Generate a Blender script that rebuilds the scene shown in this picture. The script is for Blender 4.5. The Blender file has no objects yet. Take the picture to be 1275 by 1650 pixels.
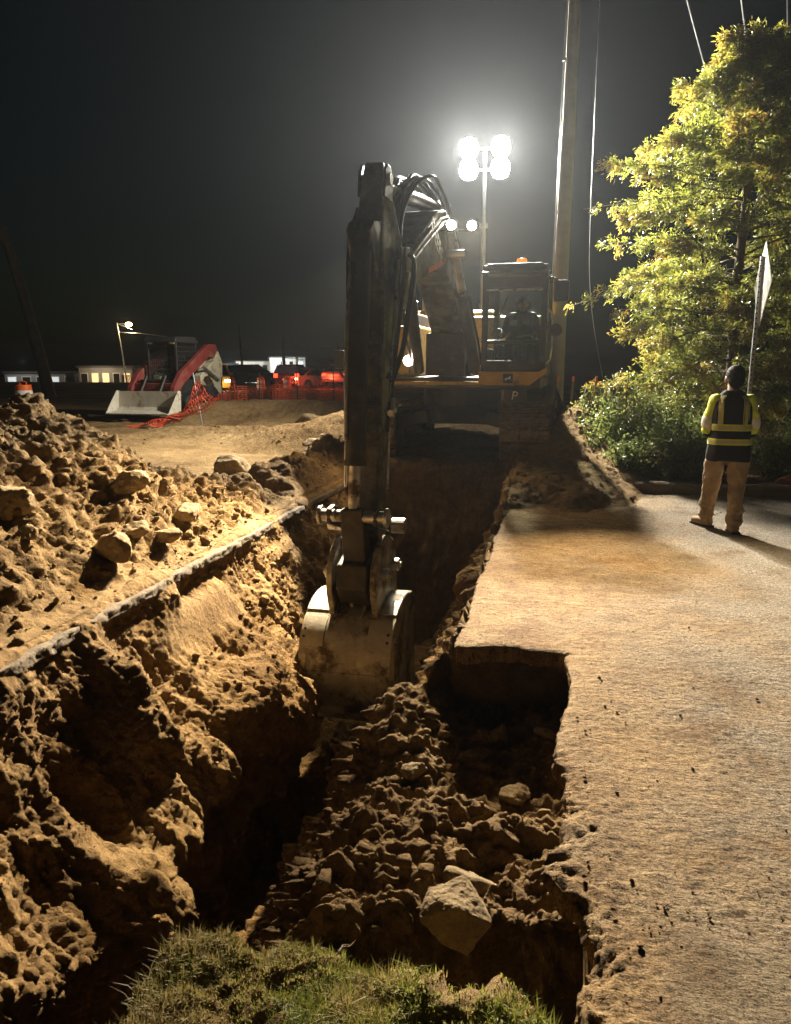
import bpy, bmesh, math, random
import numpy as np
from mathutils import Vector, Matrix, Euler

random.seed(7); np.random.seed(7)
R = math.radians
scene = bpy.context.scene
COL = scene.collection

# ------------------------------------------------------------------ camera
cam_d = bpy.data.cameras.new('camera')
cam = bpy.data.objects.new('camera', cam_d); COL.objects.link(cam)
cam.location = (0, 0, 1.8)
cam.rotation_euler = (R(90 - 10.865), 0, R(12))
cam_d.sensor_fit = 'HORIZONTAL'; cam_d.sensor_width = 36; cam_d.lens = 35.01
cam_d.clip_start = 0.05; cam_d.clip_end = 3000
scene.camera = cam

# ------------------------------------------------------------------ night sky
world = bpy.data.worlds.new('World'); scene.world = world
world.use_nodes = True
wn = world.node_tree.nodes; wl = world.node_tree.links
bg = wn['Background']
sky = wn.new('ShaderNodeTexSky'); sky.sky_type = 'NISHITA'; sky.sun_disc = False
sky.sun_elevation = R(2); sky.sun_rotation = R(150)
tint = wn.new('ShaderNodeMix'); tint.data_type = 'RGBA'; tint.blend_type = 'MULTIPLY'
tint.inputs['Factor'].default_value = 1.0
tint.inputs['B'].default_value = (0.45, 0.78, 1.0, 1)
wl.new(sky.outputs[0], tint.inputs['A']); wl.new(tint.outputs['Result'], bg.inputs[0])
bg.inputs[1].default_value = 0.0022
# faint moonlight
sun_d = bpy.data.lights.new('moon', 'SUN'); sun_d.energy = 0.012; sun_d.angle = R(12)
sun_d.color = (0.75, 0.85, 1.0)
sun_o = bpy.data.objects.new('moon', sun_d); COL.objects.link(sun_o)
sun_o.rotation_euler = (R(38), R(-14), R(10))
vs = scene.view_settings
vs.view_transform = 'Standard'; vs.look = 'None'; vs.exposure = 0.15; vs.gamma = 1.0
vs.use_curve_mapping = False
scene.cycles.max_bounces = 6; scene.cycles.diffuse_bounces = 2; scene.cycles.glossy_bounces = 3
scene.cycles.transparent_max_bounces = 12; scene.cycles.volume_bounces = 0
scene.cycles.use_denoising = True
scene.cycles.caustics_reflective = False; scene.cycles.caustics_refractive = False
scene.cycles.sample_clamp_indirect = 4

TOWER_W = 16500      # each of the four tower lamps
HAZE_D = 0.00026

# ------------------------------------------------------------------ numpy noise
_rng = np.random.RandomState(11)
_perm = _rng.permutation(256); _perm = np.concatenate([_perm, _perm, _perm])
_grad = _rng.normal(size=(256, 3)); _grad /= np.linalg.norm(_grad, axis=1)[:, None]
def perlin(x, y, z=0.0):
    x, y, z = np.broadcast_arrays(np.asarray(x, float), np.asarray(y, float), np.asarray(z, float))
    xi = np.floor(x).astype(int); yi = np.floor(y).astype(int); zi = np.floor(z).astype(int)
    xf, yf, zf = x - xi, y - yi, z - zi
    xi &= 255; yi &= 255; zi &= 255
    f = lambda t: t*t*t*(t*(t*6-15)+10)
    u, v, w = f(xf), f(yf), f(zf)
    out = 0
    for dx in (0, 1):
        wx = u if dx else 1-u
        for dy in (0, 1):
            wy = v if dy else 1-v
            for dz in (0, 1):
                wz = w if dz else 1-w
                g = _grad[_perm[_perm[_perm[xi+dx]+yi+dy]+zi+dz]]
                out = out + wx*wy*wz*(g[..., 0]*(xf-dx)+g[..., 1]*(yf-dy)+g[..., 2]*(zf-dz))
    return out * 1.5
def fbm(x, y, z=0.0, f=1.0, o=4, lac=2.1, gain=0.5):
    a, s = 1.0, 0
    for _ in range(o):
        s = s + a*perlin(x*f+17.3*_, y*f+5.1*_, np.asarray(z)*f+9.7*_); f *= lac; a *= gain
    return s
def billow(x, y, z=0.0, f=1.0, o=3, lac=2.1, gain=0.5):
    a, s = 1.0, 0
    for _ in range(o):
        s = s + a*(np.abs(perlin(x*f+3.3*_, y*f+8.1*_, np.asarray(z)*f+2.7*_))*2-0.55); f *= lac; a *= gain
    return s
def sstep(a, b, x):
    t = np.clip((x-a)/(b-a), 0, 1); return t*t*(3-2*t)

# ------------------------------------------------------------------ materials
MATS = {}
def new_mat(name):
    m = bpy.data.materials.new(name); m.use_nodes = True
    MATS[name] = m
    return m, m.node_tree.nodes, m.node_tree.links, m.node_tree.nodes['Principled BSDF']
def _pos(n, l, scale):
    g = n.new('ShaderNodeNewGeometry'); mp = n.new('ShaderNodeMapping'); mp.vector_type = 'POINT'
    mp.inputs['Scale'].default_value = (scale,)*3 if not isinstance(scale, tuple) else scale
    l.new(g.outputs['Position'], mp.inputs['Vector']); return mp.outputs[0]
def _noise(n, l, vec, sc, det=6, rough=0.6, typ=None):
    t = n.new('ShaderNodeTexNoise'); t.inputs['Scale'].default_value = sc
    t.inputs['Detail'].default_value = det; t.inputs['Roughness'].default_value = rough
    l.new(vec, t.inputs['Vector']); return t.outputs['Fac']
def _ramp(n, l, fac, stops):
    r = n.new('ShaderNodeValToRGB'); e = r.color_ramp.elements
    while len(e) < len(stops): e.new(0.5)
    for i, (p, c) in enumerate(stops): e[i].position = p; e[i].color = (*c, 1)
    l.new(fac, r.inputs['Fac']); return r.outputs['Color']
def _mix(n, l, fac, a, b, blend='MIX'):
    m = n.new('ShaderNodeMix'); m.data_type = 'RGBA'; m.blend_type = blend
    for v, k in ((fac, 'Factor'), (a, 'A'), (b, 'B')):
        if hasattr(v, 'links') or hasattr(v, 'is_output'): l.new(v, m.inputs[k])
        elif isinstance(v, (int, float)): m.inputs[k].default_value = v
        else: m.inputs[k].default_value = (*v, 1)
    return m.outputs['Result']
def _bump(n, l, h, strength, dist, prev=None):
    b = n.new('ShaderNodeBump'); b.inputs['Strength'].default_value = strength; b.inputs['Distance'].default_value = dist
    l.new(h, b.inputs['Height'])
    if prev is not None: l.new(prev, b.inputs['Normal'])
    return b.outputs['Normal']
def _math(n, l, op, a, b=None):
    m = n.new('ShaderNodeMath'); m.operation = op
    for i, v in enumerate((a, b)):
        if v is None: continue
        if isinstance(v, (int, float)): m.inputs[i].default_value = v
        else: l.new(v, m.inputs[i])
    return m.outputs[0]
def _mapr(n, l, v, a, b, c=0.0, d=1.0):
    m = n.new('ShaderNodeMapRange'); m.interpolation_type = 'SMOOTHSTEP'
    m.inputs['From Min'].default_value = a; m.inputs['From Max'].default_value = b
    m.inputs['To Min'].default_value = c; m.inputs['To Max'].default_value = d
    l.new(v, m.inputs['Value']); return m.outputs[0]

def soil_mat(name, lo, mid, hi, bump=1.0, grit=1.0):
    m, n, l, p = new_mat(name)
    v = _pos(n, l, 1.0)
    n1 = _noise(n, l, v, 0.9, 5, 0.6); n2 = _noise(n, l, v, 9, 8, 0.7); n3 = _noise(n, l, v, 70, 4, 0.7)
    c1 = _ramp(n, l, n1, [(0.33, lo), (0.5, mid), (0.68, hi)])
    c2 = _ramp(n, l, n2, [(0.3, (0.62, 0.6, 0.58)), (0.62, (1.12, 1.1, 1.05))])
    c = _mix(n, l, 1.0, c1, c2, 'MULTIPLY')
    c3 = _ramp(n, l, n3, [(0.3, (0.72, 0.72, 0.72)), (0.6, (1.08, 1.08, 1.08))])
    c = _mix(n, l, 0.8, c, c3, 'MULTIPLY')
    l.new(c, p.inputs['Base Color']); p.inputs['Roughness'].default_value = 0.95
    p.inputs['Specular IOR Level'].default_value = 0.12
    nb = _bump(n, l, n2, 0.6*bump, 0.05)
    vor = n.new('ShaderNodeTexVoronoi'); vor.inputs['Scale'].default_value = 26; l.new(v, vor.inputs['Vector'])
    nb = _bump(n, l, vor.outputs['Distance'], 0.45*grit, 0.03, nb)
    n4 = _noise(n, l, v, 38, 6, 0.75)
    nb = _bump(n, l, n4, 1.0*grit, 0.03, nb)
    nb = _bump(n, l, n3, 0.9*grit, 0.011, nb)
    l.new(nb, p.inputs['Normal'])
    return m
soil_mat('sand', (0.19, 0.118, 0.052), (0.285, 0.188, 0.088), (0.36, 0.248, 0.12), 1.2, 1.2)
soil_mat('clay', (0.17, 0.105, 0.047), (0.27, 0.175, 0.08), (0.35, 0.24, 0.118), 1.0, 0.9)
soil_mat('dark_soil', (0.07, 0.045, 0.025), (0.12, 0.08, 0.042), (0.2, 0.135, 0.07), 1.0, 1.0)
soil_mat('stone', (0.24, 0.175, 0.095), (0.33, 0.245, 0.14), (0.4, 0.3, 0.18), 0.9, 0.6)

def simple(name, col, rough=0.5, metal=0.0, var=0.25, vscale=3.0, bump=0.0, bscale=40, spec=0.5, dirt=None, dirt_amt=0.5):
    m, n, l, p = new_mat(name)
    tc = n.new('ShaderNodeTexCoord'); v = tc.outputs['Object']
    n1 = _noise(n, l, v, vscale, 6, 0.65)
    a = tuple(c*(1-var) for c in col); b = tuple(min(1, c*(1+var*0.6)) for c in col)
    c = _ramp(n, l, n1, [(0.35, a), (0.65, b)])
    if dirt:
        n2 = _noise(n, l, v, vscale*0.6+1.1, 8, 0.7)
        f = _mapr(n, l, n2, 0.62-0.35*dirt_amt, 0.72-0.2*dirt_amt)
        c = _mix(n, l, f, c, dirt)
        rr = _mapr(n, l, n2, 0.4, 0.7, rough, min(1, rough+0.35)); l.new(rr, p.inputs['Roughness'])
    else:
        rr = _mapr(n, l, n1, 0.3, 0.7, max(0, rough-0.08), min(1, rough+0.12)); l.new(rr, p.inputs['Roughness'])
    l.new(c, p.inputs['Base Color'])
    p.inputs['Metallic'].default_value = metal; p.inputs['Specular IOR Level'].default_value = spec
    if bump:
        n3 = _noise(n, l, v, bscale, 4, 0.6)
        l.new(_bump(n, l, n3, bump, 0.02), p.inputs['Normal'])
    return m
def emit(name, col, strength):
    m, n, l, p = new_mat(name)
    p.inputs['Base Color'].default_value = (*[min(1, c) for c in col], 1)
    p.inputs['Emission Color'].default_value = (*col, 1); p.inputs['Emission Strength'].default_value = strength
    return m

# ------------------------------------------------------------------ object helpers
def link(o, parent=None):
    COL.objects.link(o)
    if parent is not None: o.parent = parent
    return o
def tag(o, label=None, cat=None, group=None, kind=None):
    if label: o['label'] = label
    if cat: o['category'] = cat
    if group: o['group'] = group
    if kind: o['kind'] = kind
    return o
def empty(name, loc=(0, 0, 0), rz=0.0, label=None, cat=None, group=None):
    o = bpy.data.objects.new(name, None); COL.objects.link(o)
    o.location = loc; o.rotation_euler = (0, 0, rz); o.empty_display_size = 0.2
    return tag(o, label, cat, group)
def np_mesh(name, verts, faces, mat=None, smooth=True):
    """verts (n,3) array, faces (m,3|4) int array"""
    verts = np.asarray(verts, np.float32); faces = np.asarray(faces, np.int32)
    me = bpy.data.meshes.new(name)
    k = faces.shape[1]
    me.vertices.add(len(verts)); me.vertices.foreach_set('co', verts.ravel())
    me.loops.add(faces.size); me.loops.foreach_set('vertex_index', faces.ravel())
    me.polygons.add(len(faces)); me.polygons.foreach_set('loop_start', np.arange(0, faces.size, k, dtype=np.int32))
    me.polygons.foreach_set('loop_total', np.full(len(faces), k, np.int32))
    me.polygons.foreach_set('use_smooth', np.full(len(faces), bool(smooth)))
    me.update(calc_edges=True); me.validate()
    if mat: me.materials.append(MATS[mat])
    return me
def np_obj(name, verts, faces, mat, parent=None, smooth=True):
    return link(bpy.data.objects.new(name, np_mesh(name, verts, faces, mat, smooth)), parent)
def grid_faces(nu, nv):
    i = np.arange(nu-1)[:, None]*nv + np.arange(nv-1)[None, :]
    return np.stack([i, i+nv, i+nv+1, i+1], -1).reshape(-1, 4)
def grid_normals(P):
    du = np.gradient(P, axis=0); dv = np.gradient(P, axis=1)
    n = np.cross(du, dv); n /= np.linalg.norm(n, axis=-1, keepdims=True)+1e-9
    return n
def seg(*pts):
    """graded coordinates: (start, step), (value, step) ..."""
    out = [pts[0][0]]
    for (a, sa), (b, sb) in zip(pts[:-1], pts[1:]):
        x = a
        while True:
            t = (x-a)/(b-a); stp = sa*(sb/sa)**t
            x += stp
            if x >= b-0.3*stp: break
            out.append(x)
        out.append(b)
    return np.array(out)

class MB:
    """collects shapes into one mesh; an optional matrix places them"""
    def __init__(s, M=None): s.v = []; s.f = []; s.M = M
    def add(s, vs, fs, M=None):
        k = len(s.v)
        T = s.M if M is None else (s.M @ M if s.M is not None else M)
        s.v += [tuple(T @ Vector(v)) if T is not None else tuple(v) for v in vs]
        s.f += [tuple(i+k for i in f) for f in fs]
    def box(s, c, d, rot=None, taper=None):
        x, y, z = d[0]/2, d[1]/2, d[2]/2
        tx, ty = taper or (1, 1)
        vs = [(-x, -y, -z), (x, -y, -z), (x, y, -z), (-x, y, -z), (-x*tx, -y*ty, z), (x*tx, -y*ty, z), (x*tx, y*ty, z), (-x*tx, y*ty, z)]
        M = Matrix.Translation(c) @ (Euler(rot).to_matrix().to_4x4() if rot else Matrix())
        s.add(vs, [(3, 2, 1, 0), (4, 5, 6, 7), (0, 1, 5, 4), (1, 2, 6, 5), (2, 3, 7, 6), (3, 0, 4, 7)], M); return s
    def prism(s, poly, a, b, axis='x', M=None):
        """poly in the plane across axis, extruded from a to b. axis x: (y,z); y: (x,z); z: (x,y)"""
        n = len(poly)
        mk = {'x': lambda p, t: (t, p[0], p[1]), 'y': lambda p, t: (p[0], t, p[1]), 'z': lambda p, t: (p[0], p[1], t)}[axis]
        vs = [mk(p, a) for p in poly]+[mk(p, b) for p in poly]
        fs = [tuple(range(n)), tuple(range(2*n-1, n-1, -1))]+[(i, i+n, (i+1) % n+n, (i+1) % n) for i in range(n)]
        s.add(vs, fs, M); return s
    def cyl(s, p0, p1, r0, r1=None, n=16, caps=True):
        r1 = r0 if r1 is None else r1
        p0, p1 = Vector(p0), Vector(p1); d = (p1-p0)
        if d.length < 1e-6: return s
        q = d.normalized(); u = q.orthogonal().normalized(); w = q.cross(u)
        vs = []
        for p, r in ((p0, r0), (p1, r1)):
            vs += [tuple(p+(u*math.cos(2*math.pi*i/n)+w*math.sin(2*math.pi*i/n))*r) for i in range(n)]
        fs = [(i, (i+1) % n, (i+1) % n+n, i+n) for i in range(n)]
        if caps: fs += [tuple(range(n-1, -1, -1)), tuple(range(n, 2*n))]
        s.add(vs, fs); return s
    def tube(s, pts, r, n=8, smooth=0):
        P = [Vector(p) for p in pts]
        for _ in range(smooth):
            Q = [P[0]]
            for a, b in zip(P[:-1], P[1:]): Q += [a.lerp(b, .25), a.lerp(b, .75)]
            P = Q+[P[-1]]
        rr = r if isinstance(r, (list, tuple)) else None
        m = len(P); vs = []; u = None
        for i, p in enumerate(P):
            t = (P[min(i+1, m-1)]-P[max(i-1, 0)]).normalized()
            u = (t.orthogonal() if u is None else u-t*u.dot(t)).normalized(); w = t.cross(u)
            ri = (rr[0]+(rr[-1]-rr[0])*i/(m-1)) if rr else r
            vs += [tuple(p+(u*math.cos(2*math.pi*k/n)+w*math.sin(2*math.pi*k/n))*ri) for k in range(n)]
        fs = [(i*n+k, i*n+(k+1) % n, (i+1)*n+(k+1) % n, (i+1)*n+k) for i in range(m-1) for k in range(n)]
        fs += [tuple(range(n-1, -1, -1)), tuple(range((m-1)*n, m*n))]
        s.add(vs, fs); return s
    def loft(s, rings, close=True, cap=True):
        n = len(rings[0]); vs = [v for r in rings for v in r]; m = len(rings)
        fs = [(i*n+k, i*n+(k+1) % n, (i+1)*n+(k+1) % n, (i+1)*n+k) for i in range(m-1) for k in range(n if close else n-1)]
        if cap: fs += [tuple(range(n-1, -1, -1)), tuple(range((m-1)*n, m*n))]
        s.add(vs, fs); return s
    def lathe(s, prof, c, n=20):
        rings = [[(c[0]+r*math.cos(2*math.pi*k/n), c[1]+r*math.sin(2*math.pi*k/n), c[2]+z) for k in range(n)] for r, z in prof]
        return s.loft(rings)
    def build(s, name, mat, parent=None, bevel=0.0, smooth=False, seg_=2):
        me = bpy.data.meshes.new(name); me.from_pydata(s.v, [], s.f); me.update()
        bm = bmesh.new(); bm.from_mesh(me); bmesh.ops.recalc_face_normals(bm, faces=bm.faces); bm.to_mesh(me); bm.free()
        me.materials.append(MATS[mat])
        if smooth:
            for p in me.polygons: p.use_smooth = True
            try: me.set_sharp_from_angle(angle=R(38))
            except Exception: pass
        o = link(bpy.data.objects.new(name, me), parent)
        if bevel:
            b = o.modifiers.new('bevel', 'BEVEL'); b.width = bevel; b.segments = seg_; b.limit_method = 'ANGLE'; b.angle_limit = R(40)
        return o

# ================================================================== TERRAIN
LIPL, LIPR, EDGE, NOTCH = -3.27, -0.62, 0.10, 4.78

def pile_h(X, Y):
    ax, ay, bx, by = -5.9, 0.5, -5.45, 7.15
    t = np.clip(((X-ax)*(bx-ax)+(Y-ay)*(by-ay))/((bx-ax)**2+(by-ay)**2), 0, 1)
    wob = 0.35*fbm(X, Y, 3.0, 0.7, 2)
    d = np.hypot(X-ax-t*(bx-ax), Y-ay-t*(by-ay))+wob
    h = 1.52-0.66*d
    return 0.12*np.log1p(np.exp(np.clip(h/0.12, -30, 30)))
def base_h(X, Y):
    z = np.zeros_like(X)
    far = np.clip(Y, 70, 180)-70
    z = z-0.031*far
    left = sstep(-3.2, -3.5, X)
    lot = sstep(10, 20, Y)*(1-sstep(60, 75, Y))*0.22*sstep(2, -3, X)
    z = z+lot
    z = z+sstep(-3.33, -4.0, X)*pile_h(X, Y)
    # low berm of spoil along the trench lip
    berm = 0.28*np.exp(-((X+3.95)/0.55)**2)*sstep(7.6, 9.5, Y)*(1-sstep(12.5, 14, Y))
    berm = berm*(1+0.8*fbm(X, Y, 1.0, 1.3, 2))
    z = z+left*np.maximum(berm, 0)
    # spoil heaps and bank in the lot
    for cx, cy, h, rx, ry in ((-4.6, 16.4, 0.62, 0.9, 0.8), (-5.9, 16.0, 0.3, 0.8, 0.6), (-7.2, 16.9, 0.22, 1.2, 0.5), (-9.0, 17.2, 0.14, 1.2, .5)):
        z = z+h*np.exp(-(((X-cx)/rx)**2+((Y-cy)/ry)**2))
    z = z-0.32*np.exp(-(((X+5.2)/1.5)**2+((Y-15.0)/0.55)**2))
    z = z+0.55*np.exp(-((Y-21.6-0.15*(X+8))/1.3)**2)*sstep(-12.5, -9.5, X)*(1-sstep(-4, -2, X))
    z = z+1.25*np.exp(-(((X+1.9)/1.6)**2+((Y-17.75)/0.5)**2))      # unseen heap, added to block the bright ground seen under the machine
    # pad under the machine and mound in front of its right track
    pad = sstep(11.9, 12.5, Y)*sstep(-4.6, -3.9, X)*(1-sstep(0.0, 0.7, X))*(1-sstep(18, 20, Y))
    z = z+0.2*pad
    m = 0.34*sstep(9.25, 11.6, Y+0.35*fbm(X, Y, 2.0, 1.1, 2))*(1-sstep(13.4, 14.4, Y))
    m = m*sstep(-0.95, -0.55, X)*(1-sstep(0.1, 1.25, X-0.18*(Y-10)))
    m2 = 1.02*np.exp(-(((X-0.42)/0.62)**2+((Y-14.6)/1.45)**2))
    z = z+m+m2
    # planting bed behind the kerb
    z = z+0.1*sstep(11.3, 11.6, Y)*sstep(0.5, 0.9, X)*(1-sstep(20, 24, Y))
    return z
def ground_h(X, Y):
    z = base_h(X, Y)
    # under the paved lot the soil lies a hand below the surface
    paved = (X > LIPR-0.02)*(Y < 11.35)
    sunk = np.where(paved, -0.17, 0.0)
    under = (X > LIPR-0.02)*(Y < 9.1)
    z = np.where(paved, np.where(under, -0.17, np.maximum(z-0.05*(1-sstep(0.02, 0.12, z)), -0.17)*1.0-0.03*(z < 0.03)), z)
    # near bench and pit are a mesh of their own: keep the sheet far below it
    near = (X > -2.2)*(X < 0.16)*(Y < 4.9)
    # the trench, with a sloping far end and a raked right bank
    wob = 0.09*fbm(Y, X*0.3, 4.0, 0.9, 3)
    endf = sstep(11.5, 12.35, Y+0.3*fbm(X, Y, 6.0, 0.8, 2))
    wallL = sstep(LIPL-0.10, LIPL-0.06, X)
    xr = (LIPR-0.03+wob*0.6-X)
    depr = np.clip(xr*2.35, 0, 2.6)
    depr = np.where(xr > 0, np.maximum(depr, 0.14), 0)
    dep = wallL*depr*(1-endf)
    z = z-dep
    z = np.where(near, -2.7, z)
    return z
xs = seg((-320, 30), (-60, 8), (-16, 0.8), (-8.5, 0.06), (-7, 0.03), (-3.2, 0.026), (-1.9, 0.03), (-1.5, 0.013), (-0.6, 0.013), (-0.4, 0.03), (1.6, 0.05), (6, 0.4), (30, 5), (320, 40))
ys = seg((-40, 10), (1.0, 0.3), (3.2, 0.03), (8, 0.028), (13, 0.04), (19, 0.07), (26, 0.35), (60, 3), (120, 8), (700, 60))
XX, YY = np.meshgrid(xs, ys, indexing='ij')
ZZ = ground_h(XX, YY)
P = np.stack([XX, YY, ZZ], -1)
N = grid_normals(P)
def relief(P, X, Y, Z):
    pile = np.clip(pile_h(X, Y)/0.5, 0, 1)*(X < -3.1)
    lot_smooth = sstep(-4.3, -4.8, X)*sstep(9.3, 10.5, Y)*(1-sstep(15.3, 16, Y))
    trench = (X > LIPL-0.1)*(X < LIPR)*(Y < 12.4)
    rough = 0.35+0.65*np.maximum(pile, trench)
    rough = rough+0.45*np.exp(-((X+3.8)/0.5)**2)*sstep(6.5, 8.5, Y)*(X < -3.2)
    rough = rough*(1-0.72*lot_smooth)
    flatstrip = np.exp(-((X+3.55)/0.4)**2)*(1-sstep(5.6, 7.0, Y))*(X < -3.1)
    rough = rough*(1-0.3*flatstrip)
    big = 0.15*fbm(X, Y, Z, 0.9, 2)
    med = 0.06*billow(X, Y, Z, 2.4, 2)+0.05*fbm(X, Y, Z, 4.0, 2)
    sm = 0.03*billow(X, Y, Z, 8.5, 2)+0.03*fbm(X, Y, Z, 15, 3)
    lip = np.where((X < -3.3), sstep(-3.36, -3.66, X), 1.0)
    return rough*(big*0.7+1.15*med+1.45*sm)*(0.12+0.88*lip)
near = (np.abs(XX) < 16)*(YY > 0)*(YY < 30)
D_ = np.zeros_like(ZZ)
D_[near] = relief(None, XX[near], YY[near], ZZ[near])
pavedm = (XX > LIPR-0.03)*(YY < 11.35)
D_ = np.where(pavedm*(ZZ < 0.03), 0, D_)
P = P+N*D_[..., None]
ground = np_obj('ground', P.reshape(-1, 3), grid_faces(len(xs), len(ys)), 'sand')
tag(ground, 'yellow sandy ground with heaped spoil along the trench', None, None, 'structure')

# ---- left trench wall: a swept section with slumps, ledges and undercuts
wy = seg((1.2, 0.03), (3.0, 0.018), (7.5, 0.02), (12.6, 0.035))
prof = np.array([(-3.56, -0.05), (-3.46, 0.0), (-3.38, 0.02), (-3.32, -0.01), (-3.30, -0.13), (-3.29, -0.22), (-3.18, -0.42), (-3.0, -0.68), (-2.78, -0.95),
                 (-2.6, -1.2), (-2.47, -1.45), (-2.46, -1.66), (-2.58, -1.95), (-2.66, -2.3), (-2.5, -2.55), (-2.0, -2.6), (-0.6, -2.62)])
dl = np.concatenate([[0], np.cumsum(np.hypot(*np.diff(prof, axis=0).T))])
uu = np.concatenate([np.arange(0, dl[-3], 0.016), np.linspace(dl[-3], dl[-1], 14)])
px = np.interp(uu, dl, prof[:, 0]); pz = np.interp(uu, dl, prof[:, 1])
for _ in range(6):
    px[1:-1] = (px[:-2]+2*px[1:-1]+px[2:])/4; pz[1:-1] = (pz[:-2]+2*pz[1:-1]+pz[2:])/4
Yg, Ug = np.meshgrid(wy, uu, indexing='ij')
Xg = np.broadcast_to(px, Yg.shape).copy(); Zg = np.broadcast_to(pz, Yg.shape).copy()
k = sstep(-0.5, -1.4, Zg)*(1-sstep(-2.0, -2.4, Zg)*0.4)      # how far the slump leans out differs along the wall
lean = 0.30*fbm(Yg, 0*Yg, 0.0, 0.55, 2)+0.16*fbm(Yg, Zg*0.8, 3.0, 1.7, 2)
narrow = sstep(6.6, 9.0, Yg)
Xg += k*(lean-0.26*narrow)
# cavities: under the lip close by, and under the ledge farther on
def cav(y0, z0, ry, rz, d): return d*np.exp(-(((Yg-y0)/ry)**2+((Zg-z0)/rz)**2)**1.5)
Xg -= cav(3.95, -1.05, 0.18, 0.28, 0.30)+cav(5.35, -1.75, 0.55, 0.2, 0.3)+cav(3.3, -2.0, 0.5, 0.35, 0.4)
Xg += cav(3.75, -1.45, 0.35, 0.25, 0.42)+cav(4.75, -0.6, 0.25, 0.55, 0.22)+cav(5.9, -0.98, 0.6, 0.16, 0.14)
# the smooth cut faces left by the bucket
face = np.exp(-(((Yg-6.3)/0.85)**4+((Zg+0.47+0.02*(Yg-6.3))/0.2)**4))+np.exp(-(((Yg-8.5)/0.45)**4+((Zg+0.38)/0.1)**4))
Xg = Xg*(1-face)+face*(-3.13-0.30*(Zg+0.5))
P = np.stack([Xg, Yg, Zg], -1)
N = -grid_normals(P)
if N[len(wy)//2, len(uu)//2, 0] < 0: N = -N
amp = sstep(0.0, -0.25, Zg)*0.6+0.4
dsp = amp*(0.13*fbm(Xg, Yg, Zg, 1.1, 2)+0.07*billow(Xg, Yg*1.3, Zg*0.7, 1.7, 2)+0.035*fbm(Xg, Yg*1.5, Zg*0.6, 5.0, 3)+0.016*billow(Xg, Yg*1.4, Zg*0.8, 11.0, 2)+0.018*fbm(Xg, Yg*1.3, Zg, 23, 3))
P = P+N*(dsp*(1-0.94*np.clip(face, 0, 1)))[..., None]
wall = np_obj('trench_wall', P.reshape(-1, 3), grid_faces(len(wy), len(uu)), 'clay')
tag(wall, 'slumped clay wall along the left side of the trench', None, None, 'structure')

# ---- broken edge of the old pavement along the left lip
sy = seg((1.2, 0.03), (4, 0.016), (8, 0.02), (11.9, 0.05))
ring = [(-3.75, -0.05), (-3.31, -0.03), (-3.283, -0.032), (-3.275, -0.045), (-3.277, -0.07), (-3.273, -0.095), (-3.28, -0.112), (-3.3, -0.118), (-3.75, -0.12)]
V = np.zeros((len(sy), len(ring), 3))
for j, (x, z) in enumerate(ring):
    e = 1.0 if x > -3.5 else 0.0
    V[:, j, 0] = x+e*(0.035*fbm(sy, 0*sy, 1.0, 0.8, 2)+0.02*fbm(sy, 0*sy+z*22, 2.0, 8, 4)-0.05*np.clip(fbm(sy, 0*sy, 9.0, 1.4, 2), 0, 1))
    V[:, j, 1] = sy; V[:, j, 2] = z+e*0.012*fbm(sy, 0*sy+j, 5.0, 4, 2)-0.012*sstep(7, 11, sy)
m, n, l, p = new_mat('slab_edge')
v = _pos(n, l, 1.0); a1 = _noise(n, l, v, 6, 6, 0.7); a2 = _noise(n, l, v, 60, 4, 0.7)
c = _ramp(n, l, a1, [(0.3, (0.07, 0.05, 0.03)), (0.7, (0.17, 0.12, 0.068))])
l.new(c, p.inputs['Base Color']); p.inputs['Roughness'].default_value = 0.9
l.new(_bump(n, l, a2, 0.9, 0.014, _bump(n, l, a1, 0.8, 0.04)), p.inputs['Normal'])
slab = np_obj('pavement_edge', V.reshape(-1, 3), grid_faces(len(sy), len(ring)), 'slab_edge', smooth=True)
tag(slab, 'broken pale edge of the old pavement along the left trench lip', None, None, 'structure')

# ---- near bench, pit and turf bank: fine height field
bx = seg((-2.15, 0.05), (-1.6, 0.012), (-1.1, 0.008), (-0.9, 0.012), (0.3, 0.011)); by = seg((0.5, 0.05), (1.6, 0.014), (2.4, 0.009), (2.9, 0.007), (3.1, 0.012), (4.0, 0.013), (5.4, 0.016))
BX, BY = np.meshgrid(bx, by, indexing='ij')
def bench_h(X, Y):
    n1 = fbm(X, Y, 0.0, 1.6, 3)
    z = -0.47+0.05*n1+0.10*sstep(-0.35, -0.95, X)*sstep(3.4, 4.4, Y)
    z = z-0.10*np.exp(-(((X+0.15)/0.3)**2+((Y-3.4)/0.22)**2))-0.08*np.exp(-(((X+0.2)/0.22)**2+((Y-3.95)/0.15)**2))
    # left side falls away into the trench
    el = -1.04+0.14*fbm(Y, 0*Y, 8.0, 0.9, 3)
    z = z-np.clip((el-X)*2.1, 0, 2.3)-0.12*sstep(0.18, 0.0, X-el)
    # front: the bench breaks off into the pit
    ef = 2.86-0.38*sstep(-0.5, -0.95, X)+0.1*fbm(X, 0*X, 2.0, 2.2, 2)
    drop = np.clip((ef-Y)*3.6, 0, 1.25)*sstep(-0.85, -0.45, X)+np.clip((ef-Y)*0.9, 0, 0.45)*(1-sstep(-0.85, -0.45, X))
    z = z-drop
    # turf bank where the photographer stands
    line = 2.45-0.29*(X+1.2)+0.05*fbm(X, 0*X, 5.0, 2.0, 2)
    g = sstep(0.14, -0.14, Y-line)
    gz = -0.30+0.17*sstep(-1.25, 0.0, X)+0.10*sstep(2.3, 1.2, Y)-np.clip((-1.28-X)*2.4, 0, 2.2)
    gz = gz-np.clip((X-0.03-0.2*(2.1-Y))*2.0, 0, 1.0)*sstep(1.75, 1.95, Y)
    return z*(1-g)+gz*g, g
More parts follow.
